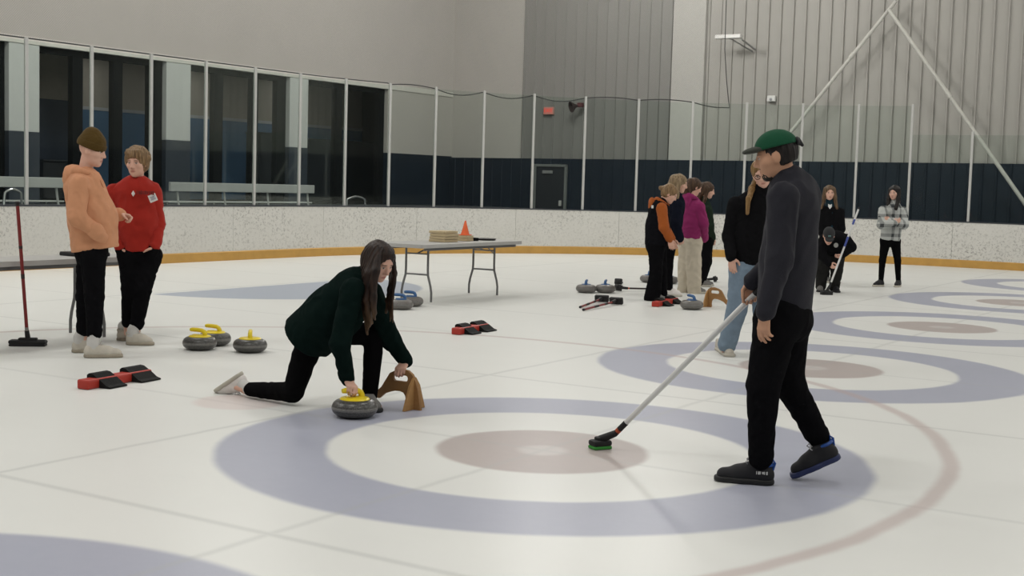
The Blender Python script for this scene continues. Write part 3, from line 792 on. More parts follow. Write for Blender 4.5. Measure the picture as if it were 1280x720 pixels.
MB().lathe(c0-ax*.1, [(.04, 0), (.06, .05), (.12, .12), (.15, .16), (.15, .175), (.13, .17), (.05, .08), (.01, .07)], 20, ax).build('horn', dk, sp, True)
b = MB(); b.tube([c0-ax*.08, c0-ax*.1+AX*.2+BX*.12, W(q.x+.18, AF-.02, q.z-.04)], .02); b.build('bracket', dk, sp, True)
b = MB(); b.box(W(q.x+.12, AF-.25, q.z+.05), BX*.07, AX*.07, UP*.06, .015); b.build('driver', mat('dull_red_driver', (.12, .04, .045), .5), sp)
q = hitF(965.5, 123.5); ws = thing('wall_sensor', 'small white box sensor on the pale siding above the glass', 'sensor', W(q.x, AF-.03, q.z))
b = MB(); b.box(W(q.x, AF-.06, q.z), BX*.11, AX*.05, UP*.075, .02); b.build('housing', mat('white_plastic', (.72, .72, .70), .4), ws)
b = MB(); b.lathe(W(q.x, AF-.108, q.z-.02), [(.035, 0), (.035, .01), (.02, .022), (.001, .026)], 16, -AX); b.build('lens', mat('lens_grey', (.35, .36, .37), .2), ws, True)
# long thin strip lamp on an arm
q0, q1, q2 = hitF(895, 46.5, AF-.75), hitF(927, 47.5, AF-.75), hitF(929, 53, AF-.1)
hl = thing('strip_heater', 'white strip heater on a bracket high on the pale siding', 'heater', W(q1.x, AF-.02, q1.z))
b = MB(); b.box(W((q0.x+q1.x)/2, AF-.75, q0.z), BX*(q1.x-q0.x)/2, AX*.09, UP*.05, .02); b.build('reflector', mat('white_enamel', (.75, .74, .72), .35), hl)
b = MB(); b.tube([W(q1.x, AF-.75, q1.z-.03), W(q1.x+.1, AF-.06, q1.z-.22)], .022, 8); b.tube([W(q0.x+.35, AF-.75, q0.z-.03), W(q1.x, AF-.02, q1.z-.25)], .018, 8); b.build('bracket', mat('bracket_grey', (.30, .30, .29), .5), hl, True)
# two crossing diagonal brace rods
RODM = mat('pale_steel_rod', (.55, .54, .50), .5)
for k, (pa, pb, ext0, ext1) in enumerate((((1092, 36), (1003, 147), .30, .42), ((1128, 36), (1278, 250), .12, .06))):
    p0, p1 = hitF(*pa, AF-.38-.16*k), hitF(*pb, AF-.38-.16*k)
    P0, P1 = W(*p0), W(*p1); d = P1-P0; P0 = P0-d*ext0; P1 = P1+d*ext1
    if k: P1 = P0+(P1-P0)*((P0.z-.10)/(P0.z-P1.z))
    r = thing('brace_rod', ('pale steel brace rod slanting down behind the green cap', 'pale steel brace rod slanting down to the far right corner of the boards')[k], 'brace', P1, 'steel cross braces in front of the siding')
    b = MB(); b.tube([P0, P1], .045, 10); b.build('rod', RODM, r, True)
    b = MB(); b.tube([P0.lerp(P1, .33), P0.lerp(P1, .36)], .06, 10); b.build('turnbuckle', RODM, r, True)
    b = MB(); b.box(P1+AX*(.12 if k == 0 else .02), BX*.10, AX*(.16 if k == 0 else .10), UP*.09, .02); b.build('anchor_plate', RODM, r)
# long white benches in the gallery
BEN = mat('white_bench_board', (.46, .47, .46), .5, var=.06)
def bench(u0, u1, v0, vb, label, bb=-18.9):
    p0, p1 = hitL(u0, v0, bb), hitL(u1, vb, bb); zb = (p0.z+p1.z)/2
    t = thing('bench', label, 'bench', W(bb, (p0.y+p1.y)/2, GF), 'long white gallery benches')
    b = MB(); lbox(b, p0.y, p1.y, zb-.09, zb+.09, bb-.03, bb+.03, .01); b.build('backrest', BEN, t)
    b = MB(); lbox(b, p0.y, p1.y, GF+.10, GF+.13, bb-.35, bb-.03, .008); b.build('seat', BEN, t)
    n = max(2, int(abs(p1.y-p0.y)/1.15)+1)
    for i in range(n):
        a = p0.y+.2+(p1.y-p0.y-.4)*i/(n-1); b = MB()
        b.tube([W(bb-.02, a, zb+.02), W(bb-.03, a+.06, GF+.1), W(bb-.03, a+.09, GF)], .022, 6); b.tube([W(bb-.03, a+.06, GF+.115), W(bb-.34, a+.06, GF+.115), W(bb-.34, a+.06, GF)], .018, 6); b.build('leg', BEN, t, True)
bench(-40, 82, 226, 229, 'long white bench behind the glass at the orange hoodie wearer')
bench(212, 392, 234, 236, 'long white bench behind the glass between red hoodie and crouching woman')
HOOP = mat('chrome_hoop', (.55, .56, .57), .25, metal=.8)
for u0, u1, v, lab in ((433, 457, 249, 'bent chrome rail hoop behind the glass right of the long bench'), (4, 28, 241, 'bent chrome rail hoop behind the glass above the leaning broom')):
    p0, p1 = hitL(u0, v, -18.2), hitL(u1, v, -18.2)
    pts = [W(-18.2, p0.y, GF)]+[W(-18.2, p0.y+.03+(p1.y-p0.y-.06)*i/6, p0.z+.06*math.sin(math.pi*i/6)) for i in range(7)]+[W(-18.2, p1.y, GF)]
    o = MB().tube(pts, .022, 8).build('rail_hoop', HOOP, None, True); tag(o, lab, 'rail', 'chrome rail hoops behind the glass')
# ------------------------------------------------------------------ light: rows of roof lamps, plus added fill for walls, corner and lobby
def area(loc, sx, sy, e, col=(1, .985, .945)):
    l = bpy.data.lights.new('roof_and_fill_light', 'AREA'); l.shape = 'RECTANGLE'; l.size = sx; l.size_y = sy; l.energy = e; l.color = col
    o = bpy.data.objects.new('roof_and_fill_light', l); C.objects.link(o); o.location = loc; o.rotation_euler.z = ROTB; return o
def lamp(loc, e, r=.55, col=(1, .985, .945)):
    l = bpy.data.lights.new('roof_and_fill_light', 'POINT'); l.shadow_soft_size = r; l.energy = e; l.color = col
    o = bpy.data.objects.new('roof_and_fill_light', l); C.objects.link(o); o.location = loc; return o
LE = 1.0
for bb in (-13, -4.5, 4, 12.5):
    for aa, e in ((-3, 130), (3, 208), (11, 150), (19, 120)): area(W(bb, aa, CEIL-.3), 2.4, .9, e*LE)  # overhead rows; the nearest one is added to lift the foreground
for bb, e in ((-12, 440), (-3, 420), (6, 440), (15, 560)): lamp(W(bb, 25.2, 7.6), e*LE)  # unseen fill lights added to brighten the far wall
for aa in (-2, 8, 17): lamp(W(-16.2, aa, 7.8), 440*LE)  # more unseen fill, added so the left wall is lit
lamp(W(-14.8, 25.4, 7.4), 520*LE)  # extra fill light added for the dark wall corner
for aa in (11, 14.5, 18, 21.5, 25, 28.5): area(W(-24.4, aa, 4.35), .8, .3, 16)  # added lobby fill that brings out the colours behind the openings
w = bpy.data.worlds.new('world'); w.use_nodes = True; w.node_tree.nodes['Background'].inputs[0].default_value = (.6, .6, .58, 1); w.node_tree.nodes['Background'].inputs[1].default_value = .15
bpy.context.scene.world = w
sc = bpy.context.scene
sc.view_settings.view_transform = 'Standard'; sc.view_settings.look = 'None'; sc.view_settings.gamma = 1; sc.view_settings.use_curve_mapping = False
sc.view_settings.exposure = -0.12
# ------------------------------------------------------------------ curling equipment
def granite(name, a, b_):
    m = bpy.data.materials.new(name); m.use_nodes = True; t = NT(m); p = t.n['Principled BSDF']
    tc = t.new('ShaderNodeTexCoord').outputs['Object']
    c = t.mix(t.step(t.noise(tc, 130, 4, .8), .42, .62), (*a, 1), (*b_, 1)); t.l.new(c, p.inputs['Base Color'])
    p.inputs['Roughness'].default_value = .32; MATS[name] = m; return m
GRAN = granite('dark_granite', (.035, .034, .032), (.115, .112, .105)); GRAN2 = granite('grey_granite', (.095, .088, .082), (.21, .195, .18)); BAND = granite('pale_striking_band', (.13, .127, .12), (.20, .196, .185))
YEL = mat('yellow_handle_plastic', (.78, .60, .015), .35, var=.06); BLUE = mat('blue_handle_plastic', (.045, .125, .29), .35, var=.08); STEEL = mat('steel_bolt', (.55, .55, .55), .3, metal=1)
def stone(loc, ang, label, hm, gm, group):
    """granite stone with plastic gooseneck handle pointing along ang"""
    loc = V(loc); t = thing('curling_stone', label, 'curling stone', loc, group)
    R, H = .145, .118
    pr = [(.075, 0), (.090, .004), (.114, .012), (.131, .024), (.140, .036)]
    pr2 = [(.141, .081), (.134, .094), (.121, .105), (.104, .112), (.08, .1165), (.03, .118), (.0, .118)]
    MB().lathe(loc, pr+[(.1445, .047), (.1445, .071)]+pr2, 48).build('granite_body', gm, t, True, 60)
    MB().lathe(loc, [(.1425, .046), (.1455, .050), (.1462, .059), (.1455, .068), (.1425, .072)], 48).build('striking_band', BAND, t, True, 60)
    e = V((math.cos(ang), math.sin(ang), 0)); n = V((-e.y, e.x, 0))
    h = MB().lathe(loc, [(.094, .104), (.096, .116), (.088, .124), (.04, .129), (.0, .129)] if hm is YEL else [(.066, .112), (.067, .121), (.06, .126), (.03, .129), (.0, .129)], 32)
    h.box(loc+UP*.126, e*.062, n*.02, UP*.006, .004)
    path = [loc-e*.045+UP*.122, loc-e*.048+UP*.138, loc-e*.040+UP*.156, loc-e*.018+UP*.167, loc+e*.02+UP*.171, loc+e*.065+UP*.172, loc+e*.088+UP*.170]
    h.tube(path, [.022, .020, .019, .0185, .0185, .018, .014], 12); ho = h.build('handle', hm, t, True, 40)
    MB().lathe(loc+e*.012, [(.011, .126), (.011, .133), (.006, .135), (0, .135)], 12).build('bolt', STEEL, ho, True)
    return t
ys = 'yellow handled curling stones'
def sg(u, v, back=.085): # centre of a stone whose front bottom edge is at the pixel
    p = G(u, v); d = V((p.x, p.y, 0)).normalized(); return p+d*back
DEL = sg(443, 524)
stone(DEL, math.radians(-148), 'grey granite curling stone with yellow handle gripped by the crouching woman', YEL, GRAN, ys)
stone(sg(249.5, 438.5), math.radians(170), 'yellow handled stone nearest the white shoes, hiding part of another stone', YEL, GRAN, ys)
stone(sg(268, 433), math.radians(165), 'yellow handled stone half hidden behind another yellow handled stone', YEL, GRAN, ys)
stone(sg(312.5, 441.5), math.radians(100), 'yellow handled stone sitting alone between the white shoes and crouching woman', YEL, GRAN, ys)
bs = 'blue handled curling stones'
stone(sg(501, 387.5), math.radians(175), 'blue handled stone beside the folding table, nearer one of the pair', BLUE, GRAN2, bs)
stone(sg(514, 383.5), math.radians(172), 'blue handled stone beside the folding table, farther one of the pair', BLUE, GRAN2, bs)
stone(sg(732.5, 366.5), math.radians(80), 'blue handled stone at the outer end of the row beside the black flared trousers', BLUE, GRAN2, bs)
stone(sg(756.5, 366.5), math.radians(80), 'blue handled stone between its twin and the red collared lying broom', BLUE, GRAN2, bs)
stone(sg(864.5, 387.5), math.radians(120), 'blue handled stone in front of the cream trousers beside a wooden slider aid', BLUE, GRAN2, bs)
stone(sg(811, 353.5), math.radians(80), 'grey stone mostly hidden behind the black flared trousers', BLUE, GRAN2, bs)
stone(sg(836.5, 355), math.radians(80), 'grey stone seen between the black trousers and the cream trousers', BLUE, GRAN2, bs)
# hacks: red base plate with two black rubber foot rests
REDP = mat('red_hack_base', (.42, .035, .022), .45, var=.12); RUB = mat('black_rubber', (.010, .010, .010), .75, spec=.15, var=.3, bump=.2)
def hack(p0, p1, label, wid=.17):
    p0, p1 = V(p0), V(p1); d = (p1-p0); L = d.length; d.normalize(); e = V((d.y, -d.x, 0)); c = (p0+p1)/2
    t = thing('curling_hack', label, 'hack', V((c.x, c.y, 0)), 'red hacks with black rubber foot rests')
    b = MB(); b.box(c+UP*.035, d*L/2, e*.05, UP*.034, .012); b.build('base_plate', REDP, t)
    for k, s in enumerate((.30, .82)):
        m = p0+d*L*s; w = .105 if k == 0 else .12; b = MB()
        prof = [(-.06, .004), (-.06, .085), (-.042, .098), (-.01, .094), (.06, .055), (.11, .022), (.145, .012), (.145, .003)]
        poly = [m+e*x+UP*z for x, z in prof]; b.prism(poly, d*w*2*.86)
        b.build('foot_rest', RUB, t)
    return t
hack(G(101, 488)+V((0, .03, 0)), G(182, 473)+V((0, .03, 0)), 'red hack with black foot rests lying in front of the beanie wearer')
hack(G(569, 419)+V((0, .03, 0)), G(606, 412.5)+V((0, .03, 0)), 'red hack with black foot rests on the ice below the table')
hack(G(819, 384)+V((0, .03, 0)), G(844, 378.5)+V((0, .03, 0)), 'red hack with black foot rests at the feet of the vest wearer')
# plywood delivery aid
PLY = mat('plywood', (.43, .235, .085), .55, var=.16, vs=5, stretch=(1, 1, 9), bump=.1, bs=30); PLY_SHADE = mat('plywood_shaded', (.30, .155, .055), .55, var=.16, vs=5, stretch=(1, 1, 9))  # second, darker plywood puts the side panel's shade into its colour
def rr(x0, x1, y0, y1, r, n=6):
    o = []
    for cx, cy, a0 in ((x1-r, y0+r, -90), (x1-r, y1-r, 0), (x0+r, y1-r, 90), (x0+r, y0+r, 180)):
        o += [(cx+r*math.cos(math.radians(a0+90*i/n)), cy+r*math.sin(math.radians(a0+90*i/n))) for i in range(n+1)]
    return o
def stabilizer(c, e, label):
    """c ground centre of the cross foot, e direction of the long beak"""
    e = unit(e); c = V(c); n = UP.cross(e)
    t = thing('wooden_slider_aid', label, 'stabilizer', c, 'plywood slider aids')
    out = [(-.045, .002), (-.035, .07), (-.022, .13), (-.002, .19), (.025, .232), (.06, .254), (.11, .258), (.163, .246), (.207, .225), (.245, .17), (.275, .125), (.335, .075), (.34, .068), (.32, .05), (.295, .048), (.25, .085), (.20, .103), (.163, .112), (.12, .114), (.092, .106), (.076, .085), (.07, .05), (.068, .002)]
    plate('side_panel', out, [rr(.058, .182, .178, .222, .02)], .018, c, e, UP, PLY_SHADE, t)
    for s in (1, -1):
        b = MB(); b.prism([c+e*.012+n*s*.010+UP*.002, c+e*.012+n*s*.115+UP*.002, c+e*.012+n*s*.105+UP*.03, c+e*.012+n*s*.055+UP*.16, c+e*.012+n*s*.010+UP*.215], e*.016); b.build('cross_foot', PLY, t)
    return t
STB = G(519, 512.2)
stabilizer(STB, -BX, 'plywood slider aid with hand slot held by the crouching woman')
stabilizer(G(883, 383.5), BX*.95+AX*-.1, 'plywood slider aid with hand slot standing behind the grey stone at the group')
# brooms
BLK = mat('black_broom_head', (.012, .012, .013), .6, var=.3); REDS = mat('red_broom_shaft', (.20, .016, .016), .35, var=.15); WHS = mat('white_broom_shaft', (.72, .72, .71), .35, var=.04); DKS = mat('dark_broom_shaft', (.03, .018, .018), .4); ORS = mat('orange_collar', (.62, .12, .05), .4); GRN = mat('green_brush_pad', (.05, .30, .05), .8, bump=.4); BLUS = mat('blue_shaft_band', (.05, .08, .32), .35); GREYC = mat('grey_collar', (.25, .24, .22), .4)
def broom(foot, top, hd, label, sm, bands=(), pad=None, headlen=.10, headw=.045, up=None, r=.0145, neck=True):
    """broom from head foot to grip top; hd = long direction of the brush head"""
    foot, top = V(foot), V(top); d = (top-foot).normalized(); L = (top-foot).length
    t = thing('curling_broom', label, 'broom', V((foot.x, foot.y, 0)), 'curling brooms')
    hd = unit(hd); n = V(up) if up else UP; hw = n.cross(hd).normalized()
    zc = foot
    b = MB(); b.box(zc+n*.036, hd*headlen, hw*headw, n*.018, .015); b.box(zc+n*.06, hd*headlen*.5, hw*headw*.6, n*.012, .01)
    b.tube([zc+n*.055, zc+d*.14], [.024, .019], 10); o = b.build('broom_head', BLK, t, True, 40)
    b = MB(); b.box(zc+n*.011, hd*headlen*.97, hw*headw*.95, n*.0095, .006); b.build('brush_pad', pad or BLK, o)
    MB().tube([foot+d*.13, foot+d*(L-.03)], r, 12).build('shaft', sm, t, True)
    MB().tube([foot+d*(L-.035), foot+d*L], [r*1.15, r*1.1], 12).build('end_cap', BLK, t, True)
    for a, e, m in bands: MB().tube([foot+d*a, foot+d*e], r*1.09, 12).build('band', m, t, True)
    return t
HEADF = G(750, 561)
HANDR = at(937, 374, 7.02)
d = (HANDR-HEADF).normalized(); TOPW = HEADF+d*((HANDR-HEADF).length+.075)
broom(HEADF, TOPW, V((.9, .45, 0)), 'white broom with green brush pad held by the green cap wearer', WHS, [(.13, .235, BLK), (.155, .175, ORS)], GRN, .06, .042, r=.0155)
# table helper: folding table, long axis along AX
TTOP = mat('grey_white_table_top', (.40, .395, .38), .5, var=.05); TLEG = mat('grey_steel_leg', (.16, .16, .16), .45, metal=.3)
def table(c, L, Wd, label, zt_=.735):
    c = V(c); t = thing('folding_table', label, 'table', c, 'grey folding tables')
    out = rr(-L/2, L/2, -Wd/2, Wd/2, .06)
    b = MB(); b.prism([c+AX*x+BX*y+UP*(zt_-.022) for x, y in out], UP*.044); b.build('table_top', TTOP, t)
    b = MB(); b.box(c+UP*(zt_-.062)+BX*(Wd/2-.06), AX*(L/2-.12), BX*.012, UP*.018); b.box(c+UP*(zt_-.062)-BX*(Wd/2-.06), AX*(L/2-.12), BX*.012, UP*.018); b.build('rail', TLEG, t)
    for s in (-1, 1):
        fr = c+AX*s*(L/2-.40)
        for q in (-1, 1):
            p = [fr+BX*q*.17+UP*(zt_-.046), fr+BX*q*.17+UP*.40, fr+BX*q*.175+UP*.33, fr+BX*q*.215+UP*.20, fr+BX*q*.23+UP*.12, fr+BX*q*.23+UP*.002]
            MB().tube(p, .0145, 10).build('leg', TLEG, t, True)
        for zq, rq in ((.34, .011), (.60, .009)): MB().tube([fr-BX*.17+UP*zq, fr+BX*.17+UP*zq], rq, 8).build('cross_bar', TLEG, t, True)
        b = MB(); b.tube([fr+UP*.60, fr-AX*s*.30+UP*(zt_-.05)], .010, 8); b.tube([fr+BX*.16+UP*.56, fr-AX*s*.14+BX*.10+UP*(zt_-.05)], .008, 8); b.build('folding_brace', TLEG, t, True)
    return t
T1 = V((-.80, 17.15, 0)); ZT = .735
table(T1, 2.34, .76, 'grey folding table carrying an orange cone and stacked wooden boards')
fr2 = V((-3.92, 12.07, 0)); T2 = fr2-AX*(1.17-.40)
table(T2, 2.34, .60, 'grey folding table behind the beanie wearer, a red broom leaning on it')
# on the first table
PINE = mat('pale_pine', (.50, .40, .245), .6, var=.12, vs=4, stretch=(2, 2, 14))
tp = lambda u, v, z=ZT: G(u, v, z)
def on_table(u, z=ZT, off=0):  # point over the table's long centre line seen at column u
    best = min((abs(proj(T1+AX*(i*.01-1.2)+BX*off+UP*z)[0]-u), i) for i in range(240))[1]
    return T1+AX*(best*.01-1.2)+BX*off+UP*z
c = on_table(554.5)
for k in range(4):
    o = MB().box(c+UP*(.018+.0365*k)+BX*.008*((k*7) % 3-1), BX*.125, AX*.15, UP*.0165, .004).build('wooden_board', PINE)
    tag(o, ['lowest pale wooden board of the taller stack on the table', 'second pale wooden board up in the taller stack on the table', 'third pale wooden board up in the taller stack on the table', 'topmost pale wooden board of the taller stack on the table'][k], 'board', 'pale boards on the table')
c2 = on_table(581)
for k in range(2):
    o = MB().box(c2+UP*(.0185+.038*k), BX*.085, AX*.075, UP*.0175, .004).build('wooden_block', PINE)
    tag(o, ['pale wooden block at the bottom under the orange cone', 'pale wooden block directly under the orange cone'][k], 'block', 'pale blocks under the cone')
cz = c2+UP*.0765
cn = thing('traffic_cone', 'small orange cone standing on pale wooden blocks on the table', 'cone', cz)
ORG = mat('orange_cone_plastic', (.80, .13, .03), .45, var=.06)
MB().lathe(cz, [(.058, .012), (.052, .03), (.030, .11), (.010, .19), (.004, .195), (0, .195)], 24).build('cone_body', ORG, cn, True, 50)
MB().box(cz+UP*.006, BX*.065, AX*.065, UP*.006, .004).build('cone_base', ORG, cn)
c3 = on_table(607); tr = thing('black_tray', 'round black tray lying on the table right of the cone', 'tray', c3)
b = MB().lathe(c3, [(.125, 0.001), (.14, .012), (.145, .022), (.138, .022), (.128, .010), (.0, .008)], 32); b.build('tray_dish', BLK, tr, True)
MB().lathe(c3, [(.147, .019), (.149, .022), (.147, .025), (.143, .025), (.141, .022)], 32).build('tray_rim', mat('dark_rim', (.05, .05, .055), .3), tr, True)
c4 = on_table(593, ZT, .05); o = MB().box(c4+UP*.022, BX*.04, AX*.05, UP*.021, .008).build('small_case', DARKM); tag(o, 'small dark case on the table between cone and black tray', 'case')
# on the second table
c5 = at(107, 317.5, 1); c5 = G(106, 318.5, ZT+.01); c5 = V((c5.x, c5.y, ZT)); dd = c5-T2; la = max(-1.0, min(1.0, dd.dot(AX))); lb = max(-.15, min(.2, dd.dot(BX)))
c5 = T2+AX*la+BX*lb+UP*ZT
ft = thing('flat_black_case', 'flat black case on the table end behind the beanie wearer', 'case', c5)
MB().box(c5+UP*.016, BX*.17, AX*.15, UP*.0155, .008).build('case_body', BLK, ft); MB().box(c5+UP*.034, BX*.165, AX*.145, UP*.003, .002).build('case_lid', DKS, ft)
# red broom leaning on the second table
bf = G(35, 432.5); btop = at(21.5, 252, 10.96)
# lean: the shaft rests against the long edge of the table top
broom(bf, btop, V((.98, .12, 0)), 'red shafted broom leaning upright against the table at the photo edge', REDS, [(.14, .17, GREYC), (.60, .64, DKS), (.86, .885, DKS)], None, .155, .05)
# brooms lying on the ice near the group
def lying(u0, v0, u1, v1, hu, label, sm, bands, L=1.15, hl=.10):
    f = G(u0, v0); d = G(u1, v1)-f; d.z = 0; d.normalize()
    hd = V((-d.y, d.x, 0)); f = f+UP*.045
    return broom(f+d*.02, f+d*L-UP*.026, hd, label, sm, bands, None, hl, .045, up=(d*-.95+UP*.25).normalized(), r=.0135)
lying(752, 378, 714, 389, 0, 'dark red broom lying on ice, head nearest the second blue handled stone pair', REDS, [(.3, .4, BLK), (.6, .75, BLK)], 1.02, .095)
lying(770, 381, 720, 391, 0, 'dark red broom lying on ice with its black head nearest the vest wearer', REDS, [(.3, .4, BLK), (.6, .75, BLK)], 1.12, .09)
lying(773, 364, 815, 363.2, 0, 'black broom with red collar lying on ice toward the black flared trousers', DKS, [(.10, .165, ORS)], .80, .075)
lying(773, 356, 800, 349, 0, 'small black broom lying behind the red collared broom', DKS, [], .24, .06)
lying(893, 352.5, 881, 352, 0, 'short black broom lying on ice right of the cream trousers', DKS, [], .30, .09)
# ------------------------------------------------------------------ people
def JJ(d): return {k: (at(*p) if not isinstance(p, Vector) else p) for k, p in d.items()}
HAIR_BLACK = hair_mat('black_hair', (.006, .005, .005), (.018, .014, .012)); HAIR_DKBR = hair_mat('dark_brown_hair', (.012, .006, .004), (.055, .030, .018))
HAIR_BLOND = hair_mat('sandy_hair', (.13, .075, .035), (.30, .19, .095)); HAIR_LT = hair_mat('light_blond_hair', (.16, .11, .06), (.34, .25, .15)); HAIR_BR = hair_mat('brown_hair', (.035, .018, .010), (.10, .055, .03)); HAIR_GOLD = hair_mat('golden_hair', (.14, .075, .025), (.30, .18, .07))
BLACKF = fabric('black_trouser_cloth', (.0055, .0055, .0065)); BLACKT = fabric('black_sweater_cloth', (.008, .008, .009))
SOLET = mat('tan_rubber_sole', (.33, .29, .225), .6, var=.15)
SOLEW = mat('pale_rubber_sole', (.50, .47, .40), .6, var=.1); SOLEK = mat('black_sole', (.012, .012, .013), .6); SOCK = fabric('white_sock', (.55, .54, .52))
CREAMSH = mat('cream_shoe_leather', (.54, .50, .43), .6, var=.16, vs=25); WHITESH = mat('white_shoe_leather', (.74, .70, .67), .55, var=.1, vs=25); BLKSH = mat('black_shoe_knit', (.010, .010, .013), .7, var=.3)
LACE = mat('silver_lace', (.45, .45, .46), .4, spec=.6); BLUET = mat('bright_blue_tab', (.015, .07, .30), .5); WHT = mat('white_print', (.75, .75, .73), .6, var=.03); GRYSH = mat('grey_shoe_cloth', (.17, .165, .155), .8)
def shoe_g(fig, q, hu, tu, m, ms, dz=0, **k):
    return fig.shoe(q, G(*hu)+UP*dz, G(*tu)+UP*dz, m, ms, **k)
def tubes(name, m, parent, paths, r):
    b = MB()
    for p in paths: b.tube(p, r, 6)
    return b.build(name, m, parent, True)
def foot_at(u, v, Y, d, L=.255):
    p = at(u, v, Y); p.z = 0; d = unit(d)
    return p+d*L*.74, p-d*L*.26
# --- green cap man with the white broom
sh_ = (TOPW-HEADF).normalized(); pnR = V((-.216, -.945, -.275)); dR = V((-.05, .25, -.95)).normalized()
pnR = (pnR-dR*pnR.dot(dR)).normalized()
WR1 = HANDR-dR*.092-pnR*.027
toeL, heelL = G(893.5, 600), G(967, 606); toeR, heelR = G(990, 599)+UP*.004, at(1051, 572, 6.80)
A = Fig('person in dark zip sweater and green cap walking while holding a white broom', JJ(dict(pel=(979, 394, 6.74), chest=(994, 240, 6.74), head=(969.5, 196, 6.72),
    shL=(979, 247, 6.55), elL=(975, 323, 6.50), wrL=(957, 390, 6.47), shR=(1003, 243, 6.93), elR=(985, 312, 7.06), wrR=WR1,
    hpL=(972, 398, 6.65), knL=(954, 484, 6.62), anL=(951, 577, 6.66), toeL=toeL+UP*.03, hpR=(984, 398, 6.83), knR=(984, 474, 6.80), anR=(1024, 549, 6.84), toeR=toeR+UP*.03)),
    (-.93, .20, -.20), h=.0052, hs=.985, skin=SKIN_TAN, girth=1.0, hands=dict(L=dict(d=(-.08, .02, -1), pn=(.80, .6, 0), curl=((.25, .35, .25), (.32, .42, .3), (.4, .5, .35), (.45, .55, .4)), thumb=.45), R=dict(d=tuple(dR), pn=tuple(pnR), curl=(.75, 1.15, .8), thumb=.9)))
SWEAT = fabric('charcoal_zip_sweater', (.024, .024, .031)); GREENC = fabric('green_cap_cloth', (.012, .075, .038)); 
A.trousers('trousers', BLACKF, rh=.118, rk=.085, ra=.060, end=.015, h=.008, fold=(.004, 24), seat=.10, cuff=True)
A.top('sweater', SWEAT, rc=.172, rb=.176, ru=.082, re=.066, rf=.056, rw=.040, hem=-.02, h=.007, fold=(.0055, 17, (1, 1, .7)), collar=.066)
F = Field(A.J['chest']-V((.2, .2, .05)), A.J['chest']+V((.2, .2, .25)), .006); nn = A.J['chest'].lerp(A.hp(0, -.03, -.09), .72)
F.cap(nn-A.up*.06, nn+A.up*.012, .074, .070, .01); F.cut(nn+A.up*.035, A.up*.9+A.fwd*.25-A.fwd*.5); field_part(F, 'collar', fabric('dark_collar_cloth', (.008, .008, .010)), A.root, None)
F = A.hair_field(.005); A.skull_hair(F, thick=.004, fringe=.045); F.cut(A.hp(0, 0, -.062), -A.u-A.f*.3); A.hair(F, HAIR_BLACK, amp=.002)
F = A.hair_field(.004)
F.ell(A.hp(0, .034, -.074), [a*A.hs for a in (.0485, .0525, .0455)], A.M, .02); F.ell(A.hp(0, .066, -.097), [a*A.hs for a in (.022, .0195, .0185)], A.M, .02)
F.cut(A.hp(0, .06, -.078), A.u-A.f*.15); F.cut(A.hp(0, .012, -.08), -A.f+A.u*.4)
F.cap(A.hp(-.019, .0865, -.051), A.hp(.019, .0865, -.051), .0045, .0045, .006); F.cap(A.hp(-.024, .078, -.056), A.hp(-.028, .07, -.082), .005, .007, .006); F.cap(A.hp(.024, .078, -.056), A.hp(.028, .07, -.082), .005, .007, .006)
A.hair(F, HAIR_BLACK, 'beard', amp=.001)
F = A.hair_field(.005); F.ell(A.hp(0, -.012, .042), [.091, .113, .097], A.M); F.cut(A.hp(0, 0, .048), -A.u-A.f*.06); cp = field_part(F, 'cap', GREENC, A.root, None)
F = A.hair_field(.004); F.ell(A.hp(0, .092, .050), [.076, .072, .020], A.M); F.ell(A.hp(0, .085, .020), [.085, .09, .026], A.M, .004, True); field_part(F, 'brim', fabric('brim_dull_green', (.055, .06, .05)), cp, None)
b = MB(); b.lathe(A.hp(0, -.012, .134), [(.010, 0), (.009, .004), (0, .006)], 12, A.u); b.build('top_button', GREENC, cp, True)
F = A.hair_field(.004); F.ell(A.hp(0, -.122, .062), [.045, .012, .022], A.M); F.cap(A.hp(0, -.128, .06), A.hp(.01, -.142, .035), .013, .009, .01); field_part(F, 'back_strap', BLKSH, cp, None)
s1 = A.shoe('L', heelL, toeL, BLKSH, SOLEK, lace=LACE, tab=BLUET, h=.005, wd=1.08)
ev = (toeL-heelL).normalized(); sv = ev.cross(UP)
sdn = -1 if sv.y > 0 else 1
b = MB(); o0 = heelL+ev*.03+UP*.066+sv*sdn*.0475
for i, (dx, w, hh) in enumerate(((0, .007, .016), (.012, .004, .016), (.020, .008, .005), (.020, .008, .014), (.032, .004, .016), (.040, .009, .016), (.052, .004, .016))):
    b.box(o0+ev*(dx+.004)-UP*(.0 if i not in (2,) else .006), ev*w*.5, sv*.003, UP*hh*.5, .001)
b.build('side_lettering', WHT, s1)
b = MB(); b.box(heelL+ev*.10+UP*.012+sv*sdn*.047, ev*.022, sv*.002, UP*.004); b.build('sole_mark', WHT, s1)
eR = (toeR-heelR).normalized(); nR = V((0, 0, 1))
A.shoe('R', heelR, toeR, BLKSH, mat('navy_sole', (.02, .03, .10), .5), n=(-.3, 0, 1), lace=LACE, tab=BLUET, h=.005, wd=1.05)
